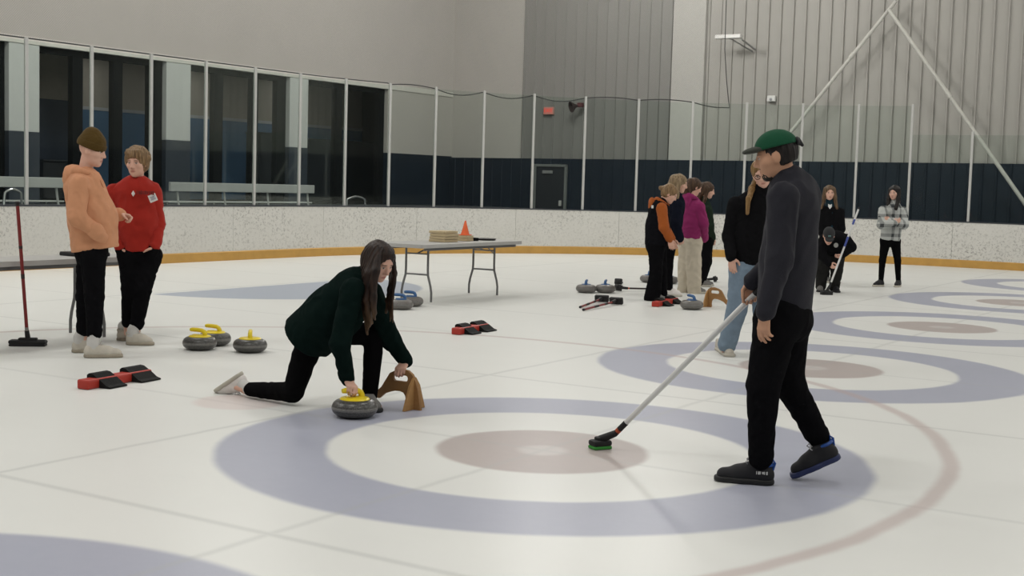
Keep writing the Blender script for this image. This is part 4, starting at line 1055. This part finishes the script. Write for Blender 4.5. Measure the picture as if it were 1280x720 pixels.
# --- crouching woman with stone and slider aid
eb = V((math.cos(math.radians(-148)), math.sin(math.radians(-148)), 0)); BAR = DEL+eb*.032+UP*.172
dR = V((.45, -.70, -.42)).normalized(); pR = V((.1, -.35, -1)); pR = (pR-dR*pR.dot(dR)).normalized(); WRR = BAR-dR*.080-pR*.029
HB = STB-BX*.12+UP*.243; dL = (-AX*.75-UP*.45+BX*.1).normalized(); pL = -UP-AX*.4; pL = (pL-dL*pL.dot(dL)).normalized(); WRL = HB-dL*.080-pL*.027
toeR, heelR = at(267, 487, 9.03), at(302, 463.5, 8.97); toeL, heelL = G(479, 515.5), G(447, 514); 
Bf = Fig('person with long dark hair crouching in dark green sweatshirt, delivering a curling stone', JJ(dict(pel=(395, 409, 8.60), chest=(447, 354, 8.43), head=(474, 327, 8.40),
    shR=(441, 362, 8.24), elR=(425, 428, 8.20), wrR=WRR, shL=(464, 366, 8.60), elL=(488, 424, 8.72), wrL=WRL,
    hpR=(391, 416, 8.57), knR=(366, 490, 8.62), anR=(312, 487, 8.87), toeR=heelR.lerp(toeR, .5)+V((.56, -.05, -.83))*.05, hpL=(397, 413, 8.70), knL=(468, 418, 8.72), anL=(462, 497, 8.60), toeL=toeL+UP*.03)),
    (.66, -.58, -.48), h=.0055, hs=.98, hands=dict(R=dict(d=tuple(dR), pn=tuple(pR), curl=(.85, 1.1, .7), thumb=.7), L=dict(d=tuple(dL), pn=tuple(pL), curl=(.85, 1.15, .8), thumb=.8)), w=.9)
DKGR = fabric('dark_green_sweatshirt', (.0045, .0115, .0100)); LEGG = fabric('black_legging_cloth', (.0045, .0045, .005))
Bf.trousers('leggings', LEGG, pr=.86, rh=.100, rk=.070, ra=.050, end=.01, h=.008, fold=(.003, 24), seat=.095)
Bf.top('sweatshirt', DKGR, rc=.150, rb=.205, ru=.076, re=.064, rf=.056, rw=.036, hem=-.20, h=.007, fold=(.006, 18), flat=1.15, collar=.058, drop=(0, 0, -.035))
F = Bf.hair_field(.006, .4, .7); Bf.skull_hair(F, thick=.016, fringe=.070)
gq = lambda *a: [at(*p) for p in a]
Bf.sheet(F, gq((456, 320, 8.44), (453, 348, 8.38), (454, 382, 8.30), (457, 412, 8.26)), gq((472, 311, 8.31), (470, 340, 8.23), (468, 372, 8.20), (471, 396, 8.20)), 8, .030, .008, .016, .012, 2)
Bf.sheet(F, gq((470, 310, 8.34), (462, 342, 8.27), (458, 375, 8.24), (463, 404, 8.23)), gq((462, 312, 8.50), (456, 340, 8.48), (459, 368, 8.42), (464, 392, 8.38)), 6, .034, .010, .016, .012, 3)
Bf.sheet(F, gq((489, 313, 8.46), (494, 342, 8.46), (491, 372, 8.46), (492, 402, 8.45)), gq((490, 322, 8.56), (490, 350, 8.55), (485, 378, 8.52), (483, 394, 8.50)), 5, .022, .007, .014, .010, 4)
Bf.hair(F, hair_mat('long_dark_hair', (.007, .0035, .003), (.034, .017, .011), (.80, .58, (.15, .085, .04))), amp=.003)
Bf.shoe('R', heelR, toeR, WHITESH, SOLEW, n=(.56, -.05, -.83), h=.006, wd=.95, lace=LACE)
nn_ = V((.56, -.05, -.83)); MB().tube([Bf.J['anR']+V((.05, 0, 0)), Bf.J['anR'], heelR.lerp(toeR, .22)+nn_*.065], [.042, .044, .040], 14).build('sock', SOCK, Bf.root, True)
Bf.shoe('L', heelL, toeL, GRYSH, SOLEK, h=.006, wd=.95)
b = MB(); q = Bf.J['chest'].lerp(Bf.J['pel'], .30)+Bf.fwd*.128+Bf.side*.05; b.box(q, Bf.side*.012, Bf.fwd*.004, Bf.up*.02, .003); b.build('chest_emblem', mat('dull_grey_print', (.10, .10, .085), .7), Bf.root)
# --- orange hoodie and beanie
toeR, heelR = G(153, 446.5), G(105, 447); toeL, heelL = G(130, 440.5), G(90, 440.5)
O = Fig('person in orange hoodie and olive brown beanie standing in profile, one hand pocketed', JJ(dict(pel=(117.5, 312, 10.74), chest=(104, 226, 10.74), head=(115.5, 188, 10.74),
    shR=(99, 231, 10.56), elR=(96, 272, 10.48), wrR=(120, 289, 10.52), shL=(110, 229, 10.92), elL=(121, 263, 11.0), wrL=(150, 268.5, 10.9),
    hpR=(116, 316, 10.65), knR=(118, 370, 10.62), anR=(118, 430, 10.63), toeR=toeR+UP*.03, hpL=(112, 315, 10.83), knL=(107, 369, 10.85), anL=(104, 424.5, 10.89), toeL=toeL+UP*.03)),
    (.95, -.12, -.20), h=.006, hs=1.05, hands=dict(R=dict(d=(.25, .9, -.2), curl=(.6, .8, .5), sc=.8), L=dict(d=(.95, -.1, -.2), pn=(0, -.6, -.8), curl=((.5, .9, .7), (1.1, 1.3, .8), (1.2, 1.3, .8), (1.2, 1.3, .8)), thumb=.6)))
ORH = fabric('orange_hoodie_cloth', (.60, .29, .16)); OLB = fabric('olive_brown_knit', (.085, .052, .014))
O.trousers('trousers', BLACKF, rh=.105, rk=.078, ra=.058, end=.085, h=.008, cuff=True)
J = O.J; L_ = (J['chest']-J['pel'])
def hoodie(fig, m, pocket=None, **k):
    o = fig.top('hoodie', m, hood=k.pop('hood', 1.0), collar=k.pop('collar', .043), **k); return o
hoodie(O, ORH, rc=.172, rb=.200, ru=.082, re=.068, rf=.060, rw=.046, hem=.0, h=.008, fold=(.006, 16), flat=1.06, drop=(.03, 0, 0), hoodpos=.5, neckpos=.45)
F = Field(*O.box([J['wrR']], .25), .008); pk = J['wrR']+(J['wrR']-J['elR']).normalized()*.06
F.cap(J['elR'].lerp(J['wrR'], .8), J['wrR'], .05, .055, .03); F.cap(J['wrR'], pk+V((-.02, .06, -.02)), .055, .05, .05); field_part(F, 'front_pocket', ORH, O.root, (.004, 18))
for q in 'L':
    e = J['wrL']; d_ = (e-J['elL']).normalized(); MB().tube([e-d_*.03, e-d_*.008, e+d_*.012], [.047, .043, .040], 14).build('cuff', ORH, O.root, True)
F = O.hair_field(.006); F.ell(O.hp(0, -.014, .055), [.096, .116, .105], O.M); F.ell(O.hp(0, -.03, .13), [.05, .06, .05], O.M, .04); F.cut(O.hp(0, 0, .015), -O.u-O.f*.15); bn = field_part(F, 'beanie', OLB, O.root, (.002, 60))
F = O.hair_field(.006); F.ell(O.hp(0, -.014, .045), [.103, .123, .10], O.M); F.cut(O.hp(0, 0, .012), -O.u-O.f*.15); F.cut(O.hp(0, 0, .070), O.u+O.f*.15); field_part(F, 'folded_brim', OLB, bn, (.0015, 90))
c_ = J['chest']+O.up*.03+O.fwd*.13
tubes('drawstring', ORH, O.root, [[c_+O.side*.05, c_+O.side*.05+O.fwd*.03-O.up*.10, c_+O.side*.055+O.fwd*.028-O.up*.22]], .005)
for q, h_, t_ in (('R', heelR, toeR), ('L', heelL, toeL)):
    MB().tube([h_.lerp(t_, .24)+UP*.075, h_.lerp(t_, .23)+UP*.125, J['an'+q]+UP*.075], [.052, .050, .050], 14).build('sock', SOCK, O.root, True)
    O.shoe(q, h_, t_, CREAMSH, SOLET, wd=1.1, lace=SOCK, hgt=.92)
# --- red hoodie
toeL, heelL = G(192, 431.5), G(158, 431); toeR, heelR = G(178, 424), G(147, 426)
Rf = Fig('person in red hoodie with a white name sticker, hands in black trouser pockets', JJ(dict(pel=(174, 316, 11.56), chest=(170, 235, 11.56), head=(171, 203, 11.52),
    shR=(144, 240, 11.54), elR=(142, 281, 11.56), wrR=(150, 308, 11.46), shL=(191, 239, 11.60), elL=(196.5, 279, 11.61), wrL=(194, 306, 11.49),
    hpR=(164, 320, 11.53), knR=(163, 362, 11.48), anR=(160, 411, 11.62), toeR=toeR+UP*.03, hpL=(186, 320, 11.58), knL=(178, 362, 11.46), anL=(170, 415, 11.50), toeL=toeL+UP*.03)),
    (-.12, -.97, -.12), h=.006, hs=1.03, hands=dict(R=dict(d=(.24, .04, -.95), curl=(.2, .3, .2), thumb=.9), L=dict(d=(-.42, .04, -.95), curl=(.2, .3, .2), thumb=.9)))
REDH = fabric('red_hoodie_cloth', (.35, .026, .018)); J = Rf.J
Rf.trousers('trousers', BLACKF, rh=.112, rk=.078, ra=.058, end=.075, h=.008, fold=(.005, 22), cuff=True)
for q in 'RL':
    F = Field(*Rf.box([J['wr'+q]], .30), .008); e = V((.24 if q == 'R' else -.42, .04, -.95)).normalized()
    F.cap(J['wr'+q]+e*.03, J['wr'+q]+e*.16, .05, .05, .03); field_part(F, 'trouser_pocket', BLACKF, Rf.root, (.003, 24))
hoodie(Rf, REDH, rc=.178, rb=.172, ru=.080, re=.068, rf=.060, rw=.045, hem=.03, h=.008, fold=(.0065, 16), flat=1.25, hood=.98, waist=.182, hoodpos=.22, collar=.036, neckpos=.2)
c_ = J['chest']+Rf.up*.055
F = Field(*Rf.box([c_], .2), .006)
for i in range(10):
    a0, a1 = math.radians(20+32*i), math.radians(20+32*(i+1)); P = lambda a: c_+(-Rf.fwd*math.cos(a)*.062+Rf.side*math.sin(a)*.075)+Rf.up*(.030*math.cos(a)+.02)
    F.cap(P(a0), P(a1), .016, .016, .01)
field_part(F, 'hood_lining', fabric('grey_lining', (.30, .29, .29)), Rf.root, None)
F = Rf.hair_field(.006); Rf.skull_hair(F, thick=.020, fringe=.052)
rh_ = random.Random(5)
for i in range(46):
    a = rh_.uniform(0, 6.283); el = rh_.uniform(-.15, 1.35); q_ = .092
    x, y, z = q_*math.cos(el)*math.sin(a), -.02-q_*1.12*math.cos(el)*math.cos(a), .03+q_*math.sin(el)
    if y > .02 and z < .07: continue
    F.cap(Rf.hp(x, y, z), Rf.hp(x*1.10+rh_.uniform(-.012, .012), y*1.08, z-.004), .024, .014, .008)
for x in (-.055, -.032, -.008, .018, .042): F.cap(Rf.hp(x*.9, .066-abs(x)*.3, .098), Rf.hp(x*1.15, .093-abs(x)*.45, .060+rh_.uniform(-.008, .008)), .018, .010, .010)
for s in (-1, 1): F.ell(Rf.hp(s*.083, .0, .015), (.016, .035, .045), Rf.M, .012)
Rf.hair(F, HAIR_BLOND, amp=.005)
fs_ = J['chest'].lerp(J['pel'], .16)
qs = fs_+Rf.side*.14+Rf.fwd*.150
b = MB(); b.box(at(191, 247.5, 11.395), V((.030, .004, .014)), V((0, .004, 0)), V((-.013, 0, .030)), .001); st = b.build('name_sticker', WHT, Rf.root)
b = MB()
for i in range(3): b.box(at(191, 247.5, 11.389)+V((-.013, 0, .030))*(.35-.35*i), V((.030, .004, .014))*(.7-.2*(i % 2)), V((0, .002, 0)), V((-.013, 0, .030))*.06)
b.build('sticker_writing', mat('blue_grey_ink', (.20, .22, .30), .6), st)
b = MB(); c_ = at(166.5, 242, 11.39); b.prism([c_+V((-.016, 0, 0)), c_+V((0, 0, -.026)), c_+V((.016, 0, 0)), c_+V((0, 0, .026))], (0, .006, 0)); b.build('chest_logo', WHT, Rf.root)
b = MB()
for i in range(9): b.box(at(171.5+2.5*i, 240.5+.1*i, 11.39), V((.0065 if i % 3 else .0045, 0, 0)), V((0, .004, 0)), V((0, 0, .014 if i % 2 else .017)), .002)
b.build('chest_lettering', mat('dark_red_print', (.16, .014, .012), .7), Rf.root)
for q, h_, t_ in (('R', heelR, toeR), ('L', heelL, toeL)):
    MB().tube([h_.lerp(t_, .24)+UP*.075, h_.lerp(t_, .23)+UP*.13, J['an'+q]+UP*.06], [.052, .050, .050], 14).build('sock', SOCK, Rf.root, True)
    Rf.shoe(q, h_, t_, CREAMSH, SOLET, wd=1.12, lace=SOCK, hgt=.92, tab=CREAMSH)
# --- black sweater and jeans behind the cap man
toeR, heelR = G(913, 446.5), G(899, 437); toeL, heelL = G(962, 445), G(952, 438)
D = Fig('person in black sweater and blue jeans with golden ponytail, behind the green cap wearer', JJ(dict(pel=(938, 332, 11.9), chest=(941, 253, 11.9), head=(952, 217, 11.78),
    shR=(920, 256, 11.88), elR=(912, 296, 11.9), wrR=(914, 321, 11.8), shL=(962, 256, 11.95), elL=(968, 296, 12.0), wrL=(963, 325, 11.9),
    hpR=(928, 337, 11.88), knR=(921, 386, 11.86), anR=(908, 434, 11.92), toeR=toeR+UP*.03, hpL=(950, 337, 11.92), knL=(954, 386, 11.9), anL=(955, 434, 12.0), toeL=toeL+UP*.03)),
    (-.2, -.93, -.32), h=.006, hup=(-.3, 0, 1), hs=1.0, hands=dict(R=dict(d=(.12, -.12, -1), pn=(.6, .8, 0), curl=(.2, .3, .2), thumb=.3)))
JEAN = fabric('washed_blue_denim', (.19, .255, .325), var=.25)
D.trousers('jeans', JEAN, rh=.118, rk=.092, ra=.085, end=.03, h=.008, fold=(.006, 18))
D.top('sweater', BLACKT, rc=.165, rb=.170, ru=.078, re=.066, rf=.056, rw=.040, hem=.02, h=.008, collar=.07)
F = D.hair_field(.006, .35, .5); D.skull_hair(F, thick=.012, fringe=.066); D.strand(F, [at(948, 222, 11.9), at(940, 236, 11.82), at(936, 248, 11.74), at(934, 267, 11.72)], .035, .016)
D.hair(F, HAIR_GOLD, amp=.003)
b = MB()
for x in (-.032, .032): b.tube([D.hp(x+.024*math.cos(a), .098-.35*abs(x+.024*math.cos(a))**1.3, .002+.018*math.sin(a)) for a in [i*math.pi/6 for i in range(12)]], .003, 6, True)
b.tube([D.hp(-.01, .098, .006), D.hp(.01, .098, .006)], .003, 6); b.build('eyeglasses', DARKM, D.root, True)
for q, h_, t_ in (('R', heelR, toeR), ('L', heelL, toeL)): D.shoe(q, h_, t_, CREAMSH, SOLEW, wd=1.1, lace=SOCK)
# --- four onlookers at the group
HS = .008
toeR, heelR = foot_at(816, 370, 17.55, (.95, -.25, 0)); toeL, heelL = foot_at(824, 366, 17.75, (.95, -.1, 0))
E1 = Fig('person in black puffer vest over orange hoodie and black flared trousers, looking down', JJ(dict(pel=(821, 305, 17.6), chest=(824, 258, 17.6), head=(837.5, 242.5, 17.55),
    shR=(827, 260, 17.43), elR=(830, 284, 17.38), wrR=(837, 299, 17.42), shL=(823, 259, 17.77), elL=(831, 284, 17.82), wrL=(840, 299, 17.72),
    hpR=(820, 308, 17.52), knR=(820, 341, 17.5), anR=(816, 370, 17.55), toeR=toeR+UP*.03, hpL=(823, 307, 17.68), knL=(826, 339, 17.7), anL=(824, 366, 17.75), toeL=toeL+UP*.03)),
    (.82, -.22, -.52), h=HS, hs=.98, hands=dict(R=dict(d=(.3, 0, -1), curl=(.3, .5, .3), fat=1.1), L=dict(d=(.4, -.1, -1), curl=(.3, .5, .3), fat=1.1)))
E1.trousers('trousers', BLACKF, rh=.112, rk=.085, ra=.1, flare=.115, end=-.03, h=.010)
hoodie(E1, fabric('burnt_orange_hoodie', (.36, .095, .022)), rc=.15, rb=.155, ru=.074, re=.066, rf=.058, rw=.042, hem=-.06, h=.010, hood=.86)
E1.top('puffer_vest', fabric('black_puffer_cloth', (.007, .007, .009)), rc=.182, rb=.205, hem=-.03, h=.010, sleeve=False, ru=.062, collar=.042, fold=(.006, 24))
F = E1.hair_field(.008); E1.skull_hair(F, thick=.014, fringe=.06); F.cap(E1.hp(0, -.10, .02), E1.hp(0, -.15, .0), .04, .03, .02); F.cut(E1.hp(0, 0, -.08), -E1.u); E1.hair(F, HAIR_BLOND)
b = MB(); b.box(at(815.5, 258.5, 17.40), V((.014, 0, 0)), V((0, .006, 0)), V((0, 0, .02)), .003); b.build('vest_logo', WHT, E1.root)
for q, h_, t_ in (('R', heelR, toeR), ('L', heelL, toeL)): E1.shoe(q, h_, t_, GRYSH, SOLEK, h=.008)
toeR, heelR = foot_at(836, 364, 18.35, (.95, -.15, 0)); toeL, heelL = foot_at(835, 360, 18.60, (.97, 0, 0))
E2 = Fig('person with long light blond hair in navy jacket behind the vest wearer', JJ(dict(pel=(837, 299, 18.45), chest=(846, 253, 18.45), head=(850, 229.5, 18.42),
    shR=(847, 256, 18.29), elR=(844, 277, 18.24), wrR=(849, 294, 18.30), shL=(844, 255, 18.61), elL=(842, 277, 18.66), wrL=(846, 294, 18.60),
    hpR=(836, 302, 18.37), knR=(835, 333, 18.35), anR=(836, 364, 18.35), toeR=toeR+UP*.03, hpL=(838, 301, 18.53), knL=(834, 332, 18.55), anL=(835, 360, 18.60), toeL=toeL+UP*.03)),
    (.94, -.1, -.28), h=HS, hs=1.0)
E2.trousers('trousers', BLACKF, rh=.10, rk=.07, ra=.055, end=.04, h=.010)
E2.top('jacket', fabric('navy_jacket_cloth', (.008, .010, .018)), rc=.16, rb=.165, ru=.075, re=.066, rf=.06, rw=.05, hem=-.02, h=.010, slend=1.25)
F = E2.hair_field(.008, .35, .5); E2.skull_hair(F, thick=.014, fringe=.066); E2.strand(F, [E2.hp(-.0, -.09, .03), E2.hp(0, -.11, -.1), E2.hp(.0, -.10, -.24)], .07, .05); E2.strand(F, [E2.hp(.07, -.02, .02), E2.hp(.085, 0.0, -.12), E2.hp(.08, .06, -.30)], .035, .02); E2.hair(F, HAIR_LT, amp=.004)
for q, h_, t_ in (('R', heelR, toeR), ('L', heelL, toeL)): E2.shoe(q, h_, t_, WHITESH, SOLEW, h=.008)
toeR, heelR = foot_at(868, 362, 18.97, (.85, .2, 0)); toeL, heelL = foot_at(855, 361, 19.13, (.8, .35, 0))
E3 = Fig('person in magenta hoodie and wide cream trousers turned away', JJ(dict(pel=(863, 298, 19.05), chest=(866, 256, 19.05), head=(868.5, 234, 19.08),
    shR=(874, 259, 18.92), elR=(879, 279, 18.9), wrR=(880, 295, 19.08), shL=(859, 258, 19.2), elL=(857, 279, 19.28), wrL=(862, 295, 19.3),
    hpR=(867, 302, 19.0), knR=(867, 333, 18.97), anR=(868, 362, 18.97), toeR=toeR+UP*.03, hpL=(859, 302, 19.12), knL=(857, 333, 19.1), anL=(855, 361, 19.13), toeL=toeL+UP*.03)),
    (.85, .25, -.35), h=HS, hs=.98)
E3.trousers('trousers', fabric('cream_trouser_cloth', (.56, .50, .40)), rh=.125, rk=.11, ra=.10, end=-.02, h=.010, fold=(.008, 16))
hoodie(E3, fabric('magenta_hoodie_cloth', (.25, .026, .115)), rc=.175, rb=.185, ru=.085, re=.075, rf=.068, rw=.052, hem=.0, h=.010, hood=.95, slend=1.2, fold=(.008, 15))
F = E3.hair_field(.008); E3.skull_hair(F, thick=.016, fringe=.066); E3.strand(F, [E3.hp(0, -.08, .03), E3.hp(0, -.10, -.06), E3.hp(0, -.07, -.14)], .075, .06); E3.hair(F, HAIR_BR, amp=.004)
for q, h_, t_ in (('R', heelR, toeR), ('L', heelL, toeL)): E3.shoe(q, h_, t_, GRYSH, SOLEW, h=.008)
toeR, heelR = foot_at(875, 354, 20.33, (.95, -.1, 0)); toeL, heelL = foot_at(878, 350, 20.55, (.95, .1, 0))
E4 = Fig('person with long brown hair in dark green top and black trousers, beyond the magenta hoodie', JJ(dict(pel=(883, 298, 20.4), chest=(881, 261, 20.4), head=(885, 238, 20.4),
    shR=(884, 263, 20.25), elR=(886, 283, 20.2), wrR=(890, 296, 20.3), shL=(877, 262, 20.55), elL=(879, 283, 20.6), wrL=(886, 296, 20.6),
    hpR=(884, 301, 20.33), knR=(882, 327, 20.3), anR=(875, 354, 20.33), toeR=toeR+UP*.03, hpL=(883, 301, 20.47), knL=(884, 327, 20.5), anL=(878, 350, 20.55), toeL=toeL+UP*.03)),
    (.93, -.1, -.25), h=HS, hs=.97)
E4.trousers('trousers', BLACKF, rh=.10, rk=.075, ra=.06, end=.0, h=.010)
E4.top('sweatshirt', fabric('forest_green_top', (.016, .026, .018)), rc=.15, rb=.155, ru=.075, re=.066, rf=.06, rw=.05, hem=.0, h=.010, slend=1.1)
F = E4.hair_field(.008, .35, .55); E4.skull_hair(F, thick=.016, fringe=.066); E4.strand(F, [E4.hp(0, -.08, .03), E4.hp(0, -.11, -.12), E4.hp(.02, -.09, -.36)], .075, .045); E4.strand(F, [E4.hp(.07, -.02, .03), E4.hp(.08, -.01, -.15), E4.hp(.07, .0, -.40)], .035, .02); E4.hair(F, HAIR_BR, amp=.004)
for q, h_, t_ in (('R', heelR, toeR), ('L', heelL, toeL)): E4.shoe(q, h_, t_, GRYSH, SOLEW, h=.008)
# --- plaid jacket woman
toeR, heelR = foot_at(1101, 352, 21.55, (-.8, -.6, 0)); toeL, heelL = foot_at(1123, 352, 21.6, (-.45, -.9, 0))
K = Fig('person in black and white plaid jacket with arms crossed, standing apart near the boards', JJ(dict(pel=(1113, 298, 21.6), chest=(1117, 260, 21.6), head=(1118, 241, 21.55),
    shR=(1104, 263, 21.5), elR=(1102, 281, 21.38), wrR=(1118, 279, 21.27), shL=(1129, 264, 21.66), elL=(1130, 281, 21.5), wrL=(1113, 276, 21.33),
    hpR=(1107, 301, 21.57), knR=(1103, 326, 21.52), anR=(1101, 352, 21.55), toeR=toeR+UP*.03, hpL=(1119, 301, 21.62), knL=(1122, 326, 21.55), anL=(1123, 352, 21.6), toeL=toeL+UP*.03)),
    (-.62, -.76, -.10), h=HS, hs=.95, hands=dict(R=dict(d=(.8, .1, .5), pn=(0, 1, 0), curl=(.3, .4, .3), sc=.9), L=dict(d=(-.8, .2, .3), pn=(0, 1, 0), curl=(.5, .6, .4), sc=.9)), w=.92, girth=.95)
def plaid():
    m = bpy.data.materials.new('plaid_wool'); m.use_nodes = True; t = NT(m); p = t.n['Principled BSDF']
    tc = t.new('ShaderNodeTexCoord').outputs['Object']; sp = t.new('ShaderNodeSeparateXYZ'); t.l.new(tc, sp.inputs[0])
    xx = t.m('ADD', sp.outputs[0], t.m('MULTIPLY', sp.outputs[1], .5))
    bd = lambda o, per, w, e: t.m('LESS_THAN', t.m('ABSOLUTE', t.m('SUBTRACT', t.m('FRACT', t.m('ADD', t.m('DIVIDE', o, per), e)), .5)), w)
    a = t.m('ADD', t.m('MULTIPLY', bd(xx, .15, .17, 0), .5), t.m('MULTIPLY', bd(sp.outputs[2], .16, .17, .2), .5))
    c = t.mix(a, (.52, .54, .52, 1), (.035, .04, .045, 1)); c = t.mix(t.m('MULTIPLY', t.noise(tc, 60, 2), .25), c, (.3, .31, .3, 1))
    t.l.new(c, p.inputs['Base Color']); p.inputs['Roughness'].default_value = .95; p.inputs['Specular IOR Level'].default_value = .1; return m
K.trousers('leggings', LEGG, rh=.09, rk=.058, ra=.042, end=.0, h=.009, fold=(.002, 24), seat=.095)
K.top('jacket', plaid(), rc=.165, rb=.185, ru=.078, re=.07, rf=.062, rw=.045, hem=-.06, h=.009, fold=(.006, 18))
F = K.hair_field(.008, .35, .5); K.skull_hair(F, thick=.014, fringe=.062)
for s in (-1, 1): K.strand(F, [K.hp(s*.07, -.01, .05), K.hp(s*.085, .03, -.10), K.hp(s*.075, .10, -.26)], .038, .03)
K.strand(F, [K.hp(0, -.08, .03), K.hp(0, -.10, -.15)], .07, .06); K.hair(F, HAIR_BLACK, amp=.003)
for q, h_, t_ in (('R', heelR, toeR), ('L', heelL, toeL)): K.shoe(q, h_, t_, BLKSH, SOLEW, h=.008)
# --- woman behind the bending sweeper
toeR, heelR = foot_at(1033, 351.5, 22.17, (-.2, -1, 0)); toeL, heelL = foot_at(1043, 351.5, 22.17, (.2, -1, 0))
M_ = Fig('person with long wavy hair in black jacket over teal shirt, behind the bending sweeper', JJ(dict(pel=(1037, 300, 22.15), chest=(1038, 262, 22.15), head=(1037, 241, 22.07),
    shR=(1027, 265, 22.15), elR=(1025, 285, 22.10), wrR=(1030, 301, 22.00), shL=(1050, 266, 22.15), elL=(1052, 286, 22.10), wrL=(1047, 302, 22.00),
    hpR=(1032, 303, 22.15), knR=(1033, 328, 22.10), anR=(1033, 351.5, 22.17), toeR=toeR+UP*.03, hpL=(1042, 303, 22.15), knL=(1043, 328, 22.10), anL=(1043, 351.5, 22.17), toeL=toeL+UP*.03)),
    (-.08, -.99, -.08), h=HS, hs=.98)
M_.trousers('trousers', BLACKF, rh=.095, rk=.065, ra=.05, end=.0, h=.010)
M_.top('shirt', fabric('teal_shirt_cloth', (.012, .035, .050)), rc=.14, rb=.145, hem=-.02, h=.010, sleeve=False, ru=.05)
F = Field(M_.lo, M_.hi, .010); fl = (M_.fwd, 1.2)
F.cap(M_.J['pel']-M_.up*.08, M_.J['chest']-M_.up*.06, .175, .165, .05, fl); F.cap(M_.J['shL'], M_.J['shR'], .075, .075, .05)
F.cap(M_.J['chest']+M_.fwd*.17+M_.up*.12, M_.J['pel']+M_.fwd*.19-M_.up*.2, .055, .06, .01, None, True); F.cut(M_.J['pel']-M_.up*.03, -M_.up)
for q in 'LR': F.cap(M_.J['sh'+q], M_.J['el'+q], .072, .062, .03); F.cap(M_.J['el'+q], M_.J['wr'+q], .062, .048, .02)
field_part(F, 'jacket', BLACKT, M_.root, (.005, 20))
b = MB(); q = at(1037.5, 258, 21.98); b.prism([q+V((-.03, 0, .04)), q+V((-.03, 0, -.005)), q+V((0, 0, -.045)), q+V((.03, 0, -.005)), q+V((.03, 0, .04)), q+V((0, 0, .025))], (0, .008, 0)); b.build('shirt_logo', WHT, M_.root)
F = M_.hair_field(.008, .35, .5); M_.skull_hair(F, thick=.014, fringe=.066)
for s in (-1, 1): M_.strand(F, [M_.hp(s*.06, -.02, .06), M_.hp(s*.09, .0, -.08), M_.hp(s*.13, .03, -.26)], .04, .025)
M_.strand(F, [M_.hp(0, -.08, .03), M_.hp(0, -.10, -.15)], .07, .06); M_.hair(F, hair_mat('wavy_light_brown_hair', (.06, .035, .018), (.19, .12, .065)), amp=.005)
for q, h_, t_ in (('R', heelR, toeR), ('L', heelL, toeL)): M_.shoe(q, h_, t_, GRYSH, SOLEW, h=.008)
# --- bending sweeper
SF = G(1033, 368.5); ST = at(1074, 259, 19.60); sdv = (ST-SF).normalized(); GP1 = SF+sdv*.62; GP2 = SF+sdv*.30
toeR, heelR = foot_at(1026, 357, 20.06, (-.35, -.95, 0)); toeL, heelL = foot_at(1043, 358, 20.06, (.1, -1, 0))
Z = Fig('person in dark cap and black jacket bending over to sweep with a broom', JJ(dict(pel=(1040, 313, 20.22), chest=(1043, 298, 19.86), head=(1036, 295, 19.62),
    shR=(1030, 300, 19.80), elR=(1026, 317, 19.72), wrR=(1036, 329, 19.62), shL=(1057, 299, 19.88), elL=(1064, 309, 19.82), wrL=(1053, 318, 19.72),
    hpR=(1033, 316, 20.2), knR=(1028, 338, 19.98), anR=(1026, 357, 20.06), toeR=toeR+UP*.03, hpL=(1047, 316, 20.2), knL=(1046, 338, 19.98), anL=(1043, 358, 20.06), toeL=toeL+UP*.03)),
    (-.1, -.72, -.68), h=HS, hs=1.0, hands=dict(L=dict(d=(-.8, -.2, -.5), curl=(.8, 1.1, .6), fat=1.1), R=dict(d=(.6, -.3, -.6), curl=(.8, 1.1, .6), fat=1.1)))
Z.trousers('trousers', fabric('faded_black_trousers', (.022, .022, .021)), rh=.12, rk=.09, ra=.08, end=-.01, h=.010, fold=(.006, 18))
Z.top('jacket', BLACKT, rc=.18, rb=.175, ru=.085, re=.075, rf=.066, rw=.05, hem=-.25, h=.010, fold=(.006, 18))
F = Z.hair_field(.007); F.ell(Z.hp(0, -.012, .045), [.088, .108, .092], Z.M); F.cut(Z.hp(0, 0, .035), -Z.u); F.ell(Z.hp(0, .105, .043), [.068, .07, .012], Z.M); cp = field_part(F, 'cap', fabric('dark_grey_cap_cloth', (.035, .036, .038)), Z.root, None)
b = MB(); b.box(Z.hp(0, .088, .085), Z.r*.02, Z.f*.006, Z.u*.014, .004); b.build('cap_badge', mat('teal_badge', (.12, .22, .22), .6), cp)
F = Z.hair_field(.007); Z.skull_hair(F, thick=.008, fringe=.05); F.cut(Z.hp(0, 0, -.06), -Z.u); Z.hair(F, HAIR_DKBR, amp=.002)
b = MB(); b.lathe(at(1045, 306.5, 19.62), [(.035, -.004), (.035, .004), (.03, .006), (0, .006)], 16, V((0, -1, -.1))); b.build('chest_badge', mat('pale_badge', (.35, .35, .33), .6), Z.root)
for q, h_, t_ in (('R', heelR, toeR), ('L', heelL, toeL)): Z.shoe(q, h_, t_, BLKSH if q == 'L' else GRYSH, SOLEK, h=.008)
BW = broom(SF, ST, V((1, .2, 0)), 'white and blue broom held by the bending person in dark cap', WHS, [(.13, .2, BLK), ((ST-SF).length*.55, (ST-SF).length*.66, BLUS), ((ST-SF).length*.80, (ST-SF).length*.86, BLUS)], None, .09, .045)
